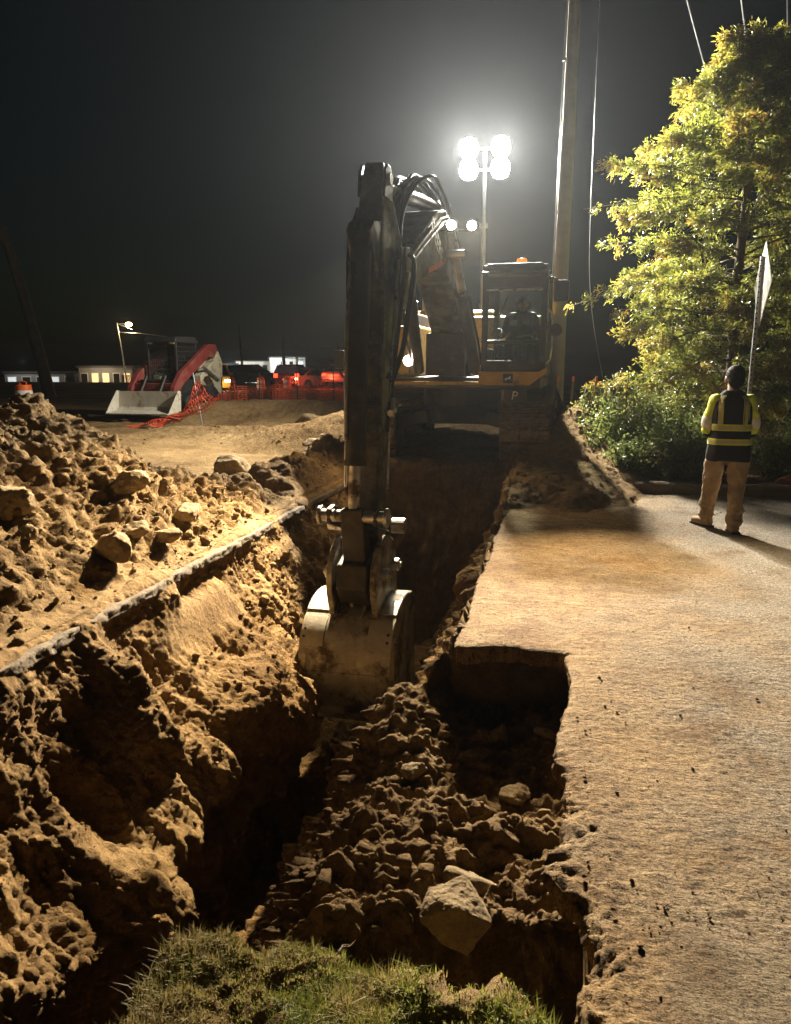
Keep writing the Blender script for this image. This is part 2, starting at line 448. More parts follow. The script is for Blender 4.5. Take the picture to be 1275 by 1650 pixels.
BZ, BG = bench_h(BX, BY)
# behind the notch the bench runs out under the slab; its left shoulder carries on a little
farm = sstep(NOTCH-0.02, NOTCH+0.05, BY)
BZ = np.where(BX > LIPR, BZ*(1-farm)+(-0.5)*farm, BZ-0.25*sstep(NOTCH, 5.4, BY)-1.2*sstep(4.95, 5.4, BY)*sstep(-0.7, -1.0, BX))
P = np.stack([BX, BY, BZ], -1); N = grid_normals(P)
rg = 1-0.45*BG
dsp = rg*(0.045*billow(BX, BY, BZ, 3.1, 2)+0.03*billow(BX, BY*1.3, BZ, 7.5, 2)+0.055*fbm(BX, BY*1.4, BZ, 4.5, 3)+0.02*fbm(BX, BY, BZ, 24, 3)+0.06*fbm(BX, BY, BZ, 1.7, 2))
edge = sstep(0.3, 0.2, BX)*(1+1.2*sstep(0.75, 0.35, N[..., 2]))
P = P+N*(dsp*edge)[..., None]
bench = np_obj('trench_bench', P.reshape(-1, 3), grid_faces(len(bx), len(by)), 'clay')
tag(bench, 'rough soil bench beside the pavement, breaking off into a pit', None, None, 'structure')
BENCH_P = P

# ---- paved lot: slab with a cut notch, crumbling edges and a thick side
m, n, l, p = new_mat('sandy_asphalt')
v = _pos(n, l, 1.0)
sx = n.new('ShaderNodeSeparateXYZ'); l.new(v, sx.inputs[0])
big = _noise(n, l, v, 0.8, 5, 0.65); mid_ = _noise(n, l, v, 5, 8, 0.7); fine = _noise(n, l, v, 60, 5, 0.75)
vs_ = _pos(n, l, (2.2, 14.0, 1.0)); strk = _noise(n, l, vs_, 1.6, 6, 0.7)
vs2 = _pos(n, l, (16.0, 5.0, 1.0)); strk2 = _noise(n, l, vs2, 2.2, 5, 0.7)
asph = _ramp(n, l, fine, [(0.32, (0.075, 0.065, 0.05)), (0.48, (0.21, 0.175, 0.13)), (0.62, (0.38, 0.33, 0.25))])
sand = _ramp(n, l, mid_, [(0.28, (0.22, 0.125, 0.05)), (0.5, (0.35, 0.225, 0.10)), (0.72, (0.44, 0.31, 0.16))])
sand = _mix(n, l, 1.0, sand, _ramp(n, l, strk, [(0.35, (0.72, 0.68, 0.62)), (0.6, (1.08, 1.08, 1.08))]), 'MULTIPLY')
# sand lies thick by the trench and thins out to the right and far side
a = _math(n, l, 'MULTIPLY', sx.outputs[0], 0.36); b = _math(n, l, 'MULTIPLY', big, 1.6)
f = _math(n, l, 'SUBTRACT', b, a); f = _mapr(n, l, f, 0.0, 0.9)
c = _mix(n, l, f, asph, sand)
mm_ = _math(n, l, 'ADD', sx.outputs[1], _math(n, l, 'MULTIPLY', sx.outputs[0], 0.17))
mm_ = _math(n, l, 'ADD', mm_, _math(n, l, 'MULTIPLY', _noise(n, l, v, 7, 5, 0.7), 0.16))
am = _math(n, l, 'MULTIPLY', _mapr(n, l, mm_, 2.52, 2.47), _mapr(n, l, sx.outputs[0], 0.3, 0.5))
conc = _ramp(n, l, mid_, [(0.3, (0.17, 0.125, 0.075)), (0.55, (0.24, 0.185, 0.115)), (0.75, (0.28, 0.225, 0.145))])
c = _mix(n, l, _math(n, l, 'MULTIPLY', am, 0.75), c, conc)
vf = _pos(n, l, (22.0, 55.0, 1.0)); fl = _noise(n, l, vf, 1.0, 4, 0.65)
vf2 = _pos(n, l, (60.0, 26.0, 1.0)); fl2 = _noise(n, l, vf2, 1.0, 4, 0.65)
c = _mix(n, l, 1.0, c, _ramp(n, l, fl, [(0.36, (0.34, 0.32, 0.3)), (0.44, (0.95, 0.95, 0.95)), (0.6, (1.12, 1.12, 1.12))]), 'MULTIPLY')
c = _mix(n, l, 1.0, c, _ramp(n, l, fl2, [(0.33, (0.42, 0.4, 0.37)), (0.42, (0.97, 0.97, 0.97)), (0.62, (1.1, 1.1, 1.1))]), 'MULTIPLY')
stain = _noise(n, l, v, 1.7, 6, 0.7)
c = _mix(n, l, 1.0, c, _ramp(n, l, stain, [(0.36, (0.72, 0.62, 0.5)), (0.5, (1, 1, 1)), (0.66, (1.08, 1.08, 1.1))]), 'MULTIPLY')
nspk = _noise(n, l, v, 130, 2, 0.6)
c = _mix(n, l, 1.0, c, _ramp(n, l, nspk, [(0.36, (0.45, 0.43, 0.4)), (0.47, (0.95, 0.95, 0.95)), (0.65, (1.15, 1.15, 1.15))]), 'MULTIPLY')
l.new(c, p.inputs['Base Color']); p.inputs['Roughness'].default_value = 0.88; p.inputs['Specular IOR Level'].default_value = 0.2
nb = _bump(n, l, mid_, 0.4, 0.03); nb = _bump(n, l, strk, 0.7, 0.022, nb); nb = _bump(n, l, strk2, 0.7, 0.018, nb)
grit_ = _noise(n, l, v, 28, 6, 0.8); nb = _bump(n, l, grit_, 0.8, 0.016, nb)
nb = _bump(n, l, fine, 1.0, 0.014, nb); nb = _bump(n, l, fl, 1.0, 0.012, nb); l.new(nb, p.inputs['Normal'])
def TRACKS(X, Y):
    # prints of cleated tracks pressed into the dust, in two lanes, fading in and out
    z = 0
    for x0, sl, w_ in ((0.75, 0.02, 0.2), (1.55, -0.05, 0.22), (0.3, 0.10, 0.15)):
        c_ = X-x0-sl*(Y-4); lane = np.exp(-(c_/w_)**6); ph = (Y+0.55*np.abs(c_))*2*np.pi/0.085
        z = z-0.0045*lane*np.clip(np.sin(ph)+0.2, 0, 1)*np.clip(fbm(X, Y, 7.0, 1.1, 2)+0.25, 0, 1)*1.6
    return z*sstep(9.5, 8, Y)
gx = np.concatenate([seg((LIPR, 0.015), (EDGE, 0.012)), seg((EDGE, 0.012), (1.5, 0.014), (3.5, 0.05), (8, 0.4), (40, 4))[1:]])
gy = np.concatenate([seg((-4, 0.6), (1.6, 0.014), (NOTCH, 0.014)), seg((NOTCH, 0.014), (7.5, 0.022), (11.33, 0.05))[1:]])
AX, AY = np.meshgrid(gx, gy, indexing='ij')
keep = ~((AX[:-1, :-1] < EDGE-1e-6) & (AY[:-1, :-1] < NOTCH-1e-6))
ledge_ = np.where(AY < NOTCH-1e-6, EDGE, LIPR)
dx = np.clip(AX-ledge_, 0, None)
wx = (0.05*fbm(AY, 0*AY, 1.0, 1.0, 3)+0.018*fbm(AY, AX*2, 3.0, 7, 3))*np.exp(-dx/0.25)
bite = 0.10*np.exp(-((AY-2.62)/0.13)**2)+0.05*np.exp(-((AY-3.5)/0.3)**2)-0.04*np.exp(-((AY-2.25)/0.2)**2)
wx = wx-np.where(AY < NOTCH-1e-6, bite, 0)*np.exp(-dx/0.2)
dy = np.clip(AY-NOTCH, 0, None)
wyy = (0.05*fbm(AX, 0*AX, 4.0, 2.2, 3)-0.05*sstep(-0.35, -0.6, AX))*np.exp(-dy/0.25)*(AX < 0.35)
AX2 = AX+wx; AY2 = AY+wyy
edge_d = np.minimum(dx, np.where(AX < EDGE, np.clip(AY-NOTCH, 0, None), 9))
apr_d = AY+0.17*(AX-0.3)-2.36+0.03*fbm(AX, AY, 3.0, 5, 3); APR = 0.3+0.7*np.maximum(sstep(-0.02, 0.03, apr_d), sstep(0.42, 0.3, AX+0.05*fbm(AX, AY, 3.0, 6, 3)))
AZ = 0.008*fbm(AX, AY, 0.0, 1.2, 3)+0.002*billow(AX, AY, 0.0, 9, 3)+APR*(0.0028*fbm(AX*0.7, AY*1.5, 3.0, 13, 4)*sstep(10, 5, AY)+0.0036*fbm(AX, AY, 1.0, 30, 2)*sstep(8, 4, AY)+0.0030*billow(AX, AY, 1.0, 19, 2)*sstep(8, 4, AY)*np.clip(fbm(AX, AY, 9.0, 1.3, 2)+0.4, 0, 1)+0.45*TRACKS(AX, AY))+0.008*(1-APR)-0.02*np.exp(-edge_d/0.035)
crumb = np.exp(-edge_d/0.10)*sstep(4.5, 2.4, AY)
AZ = AZ+crumb*0.03*billow(AX, AY, 0.0, 12, 2)
top = np.stack([AX2, AY2, AZ], -1).reshape(-1, 3)
F = grid_faces(len(gx), len(gy)).reshape(len(gx)-1, len(gy)-1, 4)[keep]
# side walls: boundary edges extruded down in three rows
ed = np.concatenate([F[:, [0, 1]], F[:, [1, 2]], F[:, [2, 3]], F[:, [3, 0]]])
key = np.sort(ed, 1); kk = key[:, 0].astype(np.int64)*10_000_000+key[:, 1]
_, inv, cnt = np.unique(kk, return_inverse=True, return_counts=True)
be = ed[cnt[inv] == 1]
mx = (top[be[:, 0], 0] < 0.5) & (top[be[:, 0], 1] < 11.3)
be = be[mx]
vi = np.unique(be); rows = [vi]; allv = [top]; base = len(top); mp_ = {}
lay = []
for r, (dz, off) in enumerate(((-0.03, 0.004), (-0.06, -0.004), (-0.09, 0.004), (-0.125, 0.02))):
    pv = top[vi].copy(); pv[:, 2] = dz+0.01*fbm(pv[:, 0], pv[:, 1], dz, 6, 2)
    pv[:, 0] += off+0.02*fbm(pv[:, 0]*1.0, pv[:, 1], dz*9, 9, 2)+0.012*fbm(pv[:, 0], pv[:, 1], dz*25, 28, 2); pv[:, 1] += 0.02*fbm(pv[:, 0], pv[:, 1], dz*9+5, 9, 2)+0.012*fbm(pv[:, 0], pv[:, 1], dz*25+4, 28, 2)
    allv.append(pv); lay.append(base+r*len(vi)+np.arange(len(vi)))
look = np.full(len(top), -1); look[vi] = np.arange(len(vi))
sf = []; prev = vi
for L_ in lay:
    sf.append(np.stack([be[:, 1] if prev is vi else prev[look[be[:, 1]]], be[:, 0] if prev is vi else prev[look[be[:, 0]]], L_[look[be[:, 0]]], L_[look[be[:, 1]]]], 1)); prev = L_
F = np.concatenate([F]+sf); Vv = np.concatenate(allv)
pav = np_obj('pavement', Vv, F, 'sandy_asphalt')
tag(pav, 'asphalt lot dusted with sand, cut away in a notch at the trench', None, None, 'structure')

# worn concrete
m, n, l, p = new_mat('concrete')
v = _pos(n, l, 1.0); a1 = _noise(n, l, v, 3, 8, 0.7); a2 = _noise(n, l, v, 55, 5, 0.7)
c = _ramp(n, l, a1, [(0.3, (0.12, 0.09, 0.055)), (0.55, (0.175, 0.135, 0.085)), (0.75, (0.21, 0.17, 0.11))])
c = _mix(n, l, 0.7, c, _ramp(n, l, a2, [(0.3, (0.7, 0.68, 0.66)), (0.6, (1.05, 1.05, 1.05))]), 'MULTIPLY')
l.new(c, p.inputs['Base Color']); p.inputs['Roughness'].default_value = 0.9
l.new(_bump(n, l, a2, 0.35, 0.008, _bump(n, l, a1, 0.3, 0.02)), p.inputs['Normal'])
# kerb along the back of the lot, with a chipped joint
ky = 11.33
kx = seg((0.62, 0.04), (4.0, 0.06), (30, 1.5))
kr = [(0.0, -0.16), (0.0, 0.10), (0.015, 0.135), (0.05, 0.15), (0.17, 0.152), (0.185, 0.13), (0.185, -0.16)]
V = np.zeros((len(kx), len(kr), 3))
chip = 0.06*np.exp(-((kx-1.02)/0.05)**2)+0.03*np.exp(-((kx-1.6)/0.02)**2)
for j, (y, z) in enumerate(kr):
    V[:, j, 0] = kx; V[:, j, 1] = ky+y+0.01*fbm(kx, 0*kx+j*.3, 1.0, 3, 3)+(chip if y < 0.1 else 0)*(z > 0.05)
    V[:, j, 2] = z+(0.008*fbm(kx, 0*kx+j*.2, 2.0, 4, 3)-chip*0.8)*(z > 0.05)
kb = np_obj('kerb', V.reshape(-1, 3), grid_faces(len(kx), len(kr)), 'concrete', smooth=False)
tag(kb, 'chipped concrete kerb along the back of the lot', None, None, 'structure')

# ================================================================== LIGHT TOWER
simple('galv', (0.5, 0.52, 0.54), 0.4, 0.8, 0.2, 4)
simple('dark_metal', (0.035, 0.034, 0.033), 0.5, 0.3, 0.4, 5)
emit('lamp_glass', (1.0, 0.97, 0.9), 260)
tw = empty('light_tower', (-1.92, 19.0, 0.0), 0, 'tall telescopic light tower with four dazzling lamps behind the excavator', 'light tower')
T = MB(); T.cyl((0, 0, 0.8), (0, 0, 3.2), 0.075, n=12); T.cyl((0, 0, 3.2), (0, 0, 5.0), 0.055, n=12); T.cyl((0, 0, 5.0), (0, 0, 6.7), 0.04, n=12)
for z in (3.2, 5.0): T.cyl((0, 0, z-0.06), (0, 0, z+0.03), 0.09, n=12)
T.build('mast', 'galv', tw, smooth=True)
for zz in (6.22, 6.68):
    T = MB(); T.box((0, 0, zz), (0.9, 0.05, 0.05)); T.build('crossbar', 'galv', tw)
T = MB(); T.box((0, 0.3, 0.75), (1.2, 1.8, 0.7)); T.box((0, 0.3, 1.13), (1.1, 1.6, 0.08)); T.build('generator_box', 'dark_metal', tw, 0.03)
T = MB(); T.box((0, -0.9, 0.45), (0.08, 1.2, 0.08)); T.box((0, 0.3, 0.38), (1.25, 1.9, 0.07))
for sx_ in (-1, 1):
    T.box((sx_*0.9, 0.0, 0.4), (1.0, 0.06, 0.06)); T.cyl((sx_*1.35, 0, 0.12), (sx_*1.35, 0, 0.42), 0.04)
T.build('trailer_frame', 'galv', tw)
for sx_ in (-1, 1):
    T = MB(); T.cyl((sx_*0.62, 0.3, 0.52), (sx_*0.80, 0.3, 0.52), 0.3, n=24); w_ = T.build('wheel', 'dark_metal', tw, 0.03)
for sx_ in (-1, 1):
    for z in (6.22, 6.68):
        M4 = Matrix.Translation((sx_*0.365, -0.1, z)) @ Euler((R(-76), 0, 0)).to_matrix().to_4x4()
        T2 = MB(M4); T2.loft([[(-0.12, -0.11, 0.16), (0.12, -0.11, 0.16), (0.12, 0.11, 0.16), (-0.12, 0.11, 0.16)], [(-0.17, -0.17, 0.02), (0.17, -0.17, 0.02), (0.17, 0.17, 0.02), (-0.17, 0.17, 0.02)], [(-0.17, -0.17, -0.015), (0.17, -0.17, -0.015), (0.17, 0.17, -0.015), (-0.17, 0.17, -0.015)]])
        for q in range(5): T2.box((-0.16+0.08*q, 0, 0.13), (0.012, 0.3, 0.1))
        hd = T2.build('lamp_housing', 'dark_metal', tw, 0.02)
        G_ = MB(M4); G_.prism([(0.21*math.copysign(abs(math.cos(a_))**0.85, math.cos(a_)), 0.225*math.copysign(abs(math.sin(a_))**0.85, math.sin(a_))) for a_ in np.linspace(0, 2*math.pi, 33)[:-1]], -0.036, -0.016, 'z'); G_.build('lamp_lens', 'lamp_glass', hd)
        ld = bpy.data.lights.new('tower_lamp', 'SPOT'); ld.energy = TOWER_W*(1.2 if z > 6.4 else 0.36); ld.color = (1.0, 0.92, 0.77)
        ld.spot_size = R(122); ld.spot_blend = 0.9; ld.shadow_soft_size = 0.16
        lo = bpy.data.objects.new('tower_lamp', ld); link(lo, tw)
        lo.location = (sx_*0.365, -0.36, z-0.06)
        lo.rotation_euler = Euler((R(77), 0, R(180+sx_*(24 if z > 6.4 else 66))))

# ================================================================== EXCAVATOR
GR = (0.06, 0.045, 0.03)
simple('machine_yellow', (0.50, 0.29, 0.022), 0.42, 0.0, 0.18, 3, 0.08, 30, 0.5, (0.16, 0.11, 0.06), 0.42)
simple('machine_black', (0.022, 0.021, 0.02), 0.42, 0.0, 0.4, 4, 0.06, 30, 0.5, (0.07, 0.055, 0.04), 0.35)
simple('boom_shaded', (0.15, 0.135, 0.10), 0.42, 0.0, 0.35, 2.5, 0.10, 25, 0.5, (0.03, 0.03, 0.029), 0.7)  # yellow boom and arm: their backlit shade is put into this dark grey
simple('steel', (0.55, 0.54, 0.52), 0.32, 0.9, 0.25, 5, 0.05, 30, 0.5, (0.12, 0.09, 0.06), 0.3)
simple('bucket_steel', (0.42, 0.38, 0.31), 0.45, 0.55, 0.35, 3, 0.25, 18, 0.5, (0.10, 0.075, 0.045), 0.5)
simple('worn_plate', (0.40, 0.37, 0.30), 0.5, 0.4, 0.22, 4, 0.15, 22, 0.5, (0.3, 0.22, 0.13), 0.25)
simple('track_steel', (0.24, 0.18, 0.13), 0.55, 0.5, 0.4, 4, 0.25, 20, 0.5, (0.16, 0.10, 0.055), 0.5)
simple('rubber', (0.018, 0.018, 0.018), 0.55, 0, 0.3, 6)
simple('seat_cloth', (0.03, 0.03, 0.033), 0.8, 0, 0.3, 8)
simple('white_decal', (0.75, 0.75, 0.7), 0.5, 0, 0.1, 8)
simple('red_decal', (0.6, 0.12, 0.03), 0.5, 0, 0.1, 8)
simple('logo_dark', (0.012, 0.02, 0.02), 0.35, 0, 0.2, 8)
emit('work_lamp', (1.0, 0.93, 0.78), 45)
emit('amber_beacon', (1.0, 0.22, 0.01), 1.1)
m, n, l, p = new_mat('window_glass')
n.remove(p)
gl = n.new('ShaderNodeBsdfGlossy'); gl.inputs['Roughness'].default_value = 0.08
tr = n.new('ShaderNodeBsdfTransparent'); tr.inputs[0].default_value = (0.82, 0.86, 0.85, 1)
df = n.new('ShaderNodeBsdfDiffuse'); df.inputs[0].default_value = (0.5, 0.5, 0.47, 1)
tc = n.new('ShaderNodeTexCoord'); sp = _noise(n, l, tc.outputs['Object'], 55, 4, 0.7)
mx1 = n.new('ShaderNodeMixShader'); mx1.inputs[0].default_value = 0.07; l.new(tr.outputs[0], mx1.inputs[1]); l.new(gl.outputs[0], mx1.inputs[2])
mx2 = n.new('ShaderNodeMixShader'); l.new(_mapr(n, l, sp, 0.56, 0.70, 0.02, 0.4), mx2.inputs[0]); l.new(mx1.outputs[0], mx2.inputs[1]); l.new(df.outputs[0], mx2.inputs[2])
l.new(mx2.outputs[0], [x for x in n if x.type == 'OUTPUT_MATERIAL'][0].inputs[0])

ex = empty('excavator', (-1.8, 14.3, 0.2), 0, 'large tracked excavator straddling the trench, its arm reaching down into the cut', 'excavator')
# ---- tracks
def track_pt(s_, L_=3.25, r=0.46):
    per = 2*L_+2*math.pi*r; s_ = s_ % per
    if s_ < L_: return (-L_/2+s_, 2*r, 0.0)
    s_ -= L_
    if s_ < math.pi*r: a = s_/r; return (L_/2+r*math.sin(a), r+r*math.cos(a), a)
    s_ -= math.pi*r
    if s_ < L_: return (L_/2-s_, 0.0, math.pi)
    s_ -= L_; a = s_/r; return (-L_/2-r*math.sin(a), r-r*math.cos(a), math.pi+a)
shoe = MB()
shoe.box((0, 0, 0), (0.8, 0.185, 0.03))
for yy in (-0.06, 0.005, 0.07): shoe.box((0, yy, 0.032), (0.78, 0.018, 0.04))
sh_o = shoe.build('track_shoe', 'track_steel'); sh_me = sh_o.data; bpy.data.objects.remove(sh_o)
PER = 2*3.25+2*math.pi*0.46; NS = 47
for tx in (-1.27, 1.25):
    F_ = MB(); cy_ = 0.28
    F_.prism([(cy_-1.7, 0.30), (cy_-1.45, 0.2), (cy_+1.45, 0.2), (cy_+1.7, 0.30), (cy_+1.7, 0.62), (cy_+1.3, 0.74), (cy_-1.3, 0.74), (cy_-1.7, 0.62)], tx-0.2, tx+0.2)
    tr_ = F_.build('track_frame', 'machine_black', ex, 0.02)
    F_ = MB(); F_.cyl((tx-0.24, cy_-1.62, 0.5), (tx+0.24, cy_-1.62, 0.5), 0.40, n=28); F_.cyl((tx-0.27, cy_-1.62, 0.5), (tx+0.27, cy_-1.62, 0.5), 0.14, n=16)
    F_.build('idler_wheel', 'track_steel', tr_, 0.02)
    F_ = MB(); F_.cyl((tx-0.2, cy_+1.62, 0.5), (tx+0.2, cy_+1.62, 0.5), 0.40, n=20); F_.cyl((tx-0.3, cy_+1.62, 0.5), (tx+0.3, cy_+1.62, 0.5), 0.22, n=16)
    F_.build('drive_sprocket', 'track_steel', tr_, 0.02)
    F_ = MB()
    for s_ in (-1, 1):
        pts = [(tx+s_*0.1, cy_+track_pt(i*PER/60)[0], track_pt(i*PER/60)[1]*0.97+0.045) for i in range(61)]
        F_.tube(pts, 0.05, 6)
    F_.build('track_chain', 'track_steel', tr_)
    for k in range(NS):
        y_, z_, a_ = track_pt(k*PER/NS+0.04)
        o = link(bpy.data.objects.new('track_shoe', sh_me), tr_)
        o.location = (tx, cy_+y_, z_+0.045); o.rotation_euler = (-a_, 0, 0)
U = MB(); U.box((0, 0.28, 0.72), (1.7, 1.6, 0.34), taper=(0.8, 0.85)); U.cyl((0, 0.2, 0.85), (0, 0.2, 1.2), 0.72, n=32)
for s_ in (-1, 1):
    for yy in (-0.5, 1.0): U.box((s_*0.85, yy, 0.62), (0.7, 0.4, 0.26), (0, s_*0.25, 0))
U.build('carbody', 'machine_black', ex, 0.03)
# ---- upper structure (swung a touch to the left)
S = Matrix.Rotation(R(-1.8), 4, 'Z')
B_ = MB(S); B_.box((0, 0.55, 1.3), (3.05, 4.2, 0.2)); B_.build('deck', 'machine_black', ex, 0.03)
B_ = MB(S); B_.box((-1.05, -0.55, 1.82), (1.1, 1.6, 0.84)); B_.build('fuel_tank', 'machine_yellow', ex, 0.05)
B_ = MB(S); B_.box((-1.12, -0.3, 2.36), (0.92, 1.0, 0.24)); B_.build('battery_box', 'machine_black', ex, 0.04)
B_ = MB(S); B_.box((-0.05, 1.5, 1.95), (3.0, 1.5, 1.1)); B_.box((-0.4, 1.5, 2.55), (2.0, 1.3, 0.16), taper=(0.9, 0.85)); B_.build('engine_hood', 'machine_yellow', ex, 0.07)
B_ = MB(S); B_.prism([(-1.5, 2.2), (1.5, 2.2), (1.5, 2.45), (1.15, 2.85), (-1.15, 2.85), (-1.5, 2.45)], 1.15, 2.25, 'z'); B_.build('counterweight', 'machine_black', ex, 0.08, seg_=3)
B_ = MB(S); B_.cyl((-0.9, 1.1, 2.5), (-0.9, 1.1, 3.0), 0.07, n=14); B_.build('exhaust_pipe', 'steel', ex)
# hand rails and catwalk
B_ = MB(S); B_.tube([(-1.58, -1.3, 1.45), (-1.58, -1.3, 2.72), (-1.58, 0.2, 2.72), (-1.58, 0.2, 2.3)], 0.02, 8, 2); B_.build('hand_rail', 'steel', ex, smooth=True)
B_ = MB(S); B_.tube([(-0.55, -1.33, 2.24), (-0.55, -1.33, 2.74), (-1.5, -1.33, 2.74)], 0.018, 8, 1); B_.build('hand_rail', 'steel', ex, smooth=True)
B_ = MB(S); B_.tube([(-1.5, -1.36, 2.46), (-0.55, -1.36, 2.46)], 0.012, 6); B_.build('guard_bar', 'steel', ex)
B_ = MB(S); B_.box((-1.05, -1.52, 1.36), (1.0, 0.3, 0.05)); B_.build('step_plate', 'machine_black', ex, 0.01)
# right-hand mirror on a bent arm
B_ = MB(S); B_.tube([(-1.5, -1.5, 1.42), (-1.66, -1.86, 1.35), (-1.73, -1.95, 1.5), (-1.74, -1.95, 1.95)], 0.022, 8, 2); B_.build('mirror_arm', 'machine_black', ex, smooth=True)
B_ = MB(S); B_.box((-1.7, -2.0, 1.68), (0.17, 0.05, 0.3)); B_.build('mirror', 'machine_black', ex, 0.02)
B_ = MB(S); B_.prism([(0.56, 1.27), (1.36, 1.27), (1.62, 1.46), (1.62, 1.55), (1.5, 1.49), (0.56, 1.49)], -1.83, -1.55, 'y')
bar = B_.build('front_bumper', 'machine_yellow', ex, 0.012)
B_ = MB(S); B_.box((-0.33, -1.72, 1.3), (1.75, 0.05, 0.05)); B_.build('deck_trim', 'machine_yellow', ex)
# leaping-animal badge on the bumper
B_ = MB(S); B_.box((1.03, -1.838, 1.38), (0.155, 0.012, 0.145)); bd = B_.build('badge', 'logo_dark', bar, 0.02)
deer = [(-0.055, -0.01), (-0.03, 0.008), (0.0, 0.012), (0.022, 0.022), (0.03, 0.045), (0.036, 0.03), (0.05, 0.028), (0.042, 0.016), (0.034, 0.002), (0.05, -0.014), (0.062, -0.022), (0.05, -0.022), (0.024, -0.008), (-0.012, -0.01), (-0.03, -0.03), (-0.05, -0.038), (-0.036, -0.022), (-0.036, -0.008), (-0.05, -0.014)]
B_ = MB(S @ Matrix.Translation((1.03, -1.846, 1.38))); B_.prism(deer, -0.004, 0.0, 'y'); B_.build('badge_emblem', 'white_decal', bar)
# letter decal below the deck
def letters(body, size, M, mat, parent, extr=0.003):
    cu = bpy.data.curves.new('lettering', 'FONT'); cu.body = body; cu.size = size; cu.extrude = extr
    cu.align_x = 'CENTER'; cu.align_y = 'CENTER'; cu.materials.append(MATS[mat])
    t_ = bpy.data.objects.new('lettering', cu); COL.objects.link(t_)
    bpy.context.view_layer.update()
    me = bpy.data.meshes.new_from_object(t_.evaluated_get(bpy.context.evaluated_depsgraph_get()))
    bpy.data.objects.remove(t_)
    o = bpy.data.objects.new('lettering', me); link(o, parent); o.matrix_local = M; return o
B_ = MB(); B_.box((1.08, -1.66, 1.1), (0.36, 0.04, 0.24)); pl_ = B_.build('track_guard', 'machine_black', ex, 0.01)
letters('P', 0.2, S @ Matrix.Translation((1.13, -1.69, 1.1)) @ Euler((R(90), 0, 0)).to_matrix().to_4x4() @ Matrix.Rotation(R(-9), 4, 'Z'), 'white_decal', pl_, 0.006)
# ---- cab
cabE = bpy.data.objects.new('cab', None); link(cabE, ex)
CXa, CXb, CYa, CYb, CZa, CZb = 0.58, 1.6, -1.75, -0.02, 1.42, 3.12
def cabpart(name, mat, fn, bevel=0.015, smooth=False):
    b = MB(S); fn(b); return b.build(name, mat, cabE, bevel, smooth)
for (x, y, tilt) in ((CXa+0.05, CYa+0.06, 0.0), (CXb-0.05, CYa+0.06, 0.0), (CXa+0.05, CYb-0.05, 0), (CXb-0.05, CYb-0.05, 0), (CXb-0.05, -0.85, 0)):
    cabpart('pillar', 'machine_black', lambda b: b.box((x, y, (CZa+CZb)/2), (0.09, 0.10, CZb-CZa)))
cabpart('roof', 'machine_black', lambda b: b.prism([(CXa, 2.98), (CXa+0.02, 3.08), (CXa+0.1, 3.14), (CXb-0.1, 3.14), (CXb-0.02, 3.08), (CXb, 2.98)], CYa-0.02, CYb+0.02, 'y'), 0.02)
cabpart('sun_visor', 'machine_black', lambda b: b.box(((CXa+CXb)/2, CYa-0.14, 3.0), (0.96, 0.28, 0.03), (R(14), 0, 0)), 0.01)
cabpart('header', 'machine_black', lambda b: b.box(((CXa+CXb)/2, CYa+0.05, 2.86), (0.94, 0.08, 0.17)), 0.02)
cabpart('window_rail', 'steel', lambda b: b.box(((CXa+CXb)/2, CYa+0.0, 2.745), (0.86, 0.03, 0.025)), 0.005)
cabpart('sill_bar', 'machine_black', lambda b: b.box(((CXa+CXb)/2, CYa+0.05, 1.95), (0.86, 0.05, 0.06)), 0.01)
cabpart('floor', 'machine_black', lambda b: b.box(((CXa+CXb)/2, (CYa+CYb)/2, CZa+0.05), (1.0, 1.7, 0.1)), 0.01)
cabpart('lower_panel', 'machine_black', lambda b: b.box(((CXa+CXb)/2, CYa+0.03, 1.56), (0.94, 0.05, 0.2)), 0.01)
cabpart('door_panel', 'machine_black', lambda b: b.box((CXb-0.02, -0.95, 1.72), (0.04, 1.4, 0.5)), 0.01)
cabpart('side_panel', 'machine_black', lambda b: b.box((CXa+0.02, -0.9, 1.66), (0.04, 1.6, 0.4)), 0.01)
cabpart('rear_panel', 'machine_black', lambda b: b.box(((CXa+CXb)/2, CYb-0.02, 1.72), (0.96, 0.04, 0.55)), 0.01)
for nm, c_, d_ in (('pane', ((CXa+CXb)/2, CYa+0.03, 2.37), (0.84, 0.008, 0.72)), ('pane', ((CXa+CXb)/2, CYa+0.03, 1.8), (0.84, 0.008, 0.24)),
                   ('pane', (CXb-0.03, -1.3, 2.45), (0.008, 0.8, 0.95)), ('pane', (CXa+0.03, -0.9, 2.45), (0.008, 1.55, 0.95)), ('pane', ((CXa+CXb)/2, CYb-0.04, 2.45), (0.86, 0.008, 0.9))):
    cabpart(nm, 'window_glass', lambda b: b.box(c_, d_), 0)
cabpart('seat', 'seat_cloth', lambda b: (b.box((1.13, -0.62, 2.1), (0.48, 0.13, 0.75), (R(-8), 0, 0)), b.box((1.13, -0.85, 1.8), (0.5, 0.5, 0.14))), 0.05)
cabpart('head_rest', 'seat_cloth', lambda b: b.box((1.13, -0.55, 2.58), (0.26, 0.09, 0.16)), 0.04)
for sx_ in (-1, 1):
    cabpart('console', 'seat_cloth', lambda b: b.box((1.13+sx_*0.33, -0.95, 1.82), (0.14, 0.6, 0.2)), 0.03)
    cabpart('joystick', 'rubber', lambda b: (b.cyl((1.13+sx_*0.33, -1.22, 1.9), (1.13+sx_*0.32, -1.26, 2.1), 0.022), b.cyl((1.13+sx_*0.32, -1.26, 2.1), (1.13+sx_*0.31, -1.27, 2.17), 0.032)), 0)
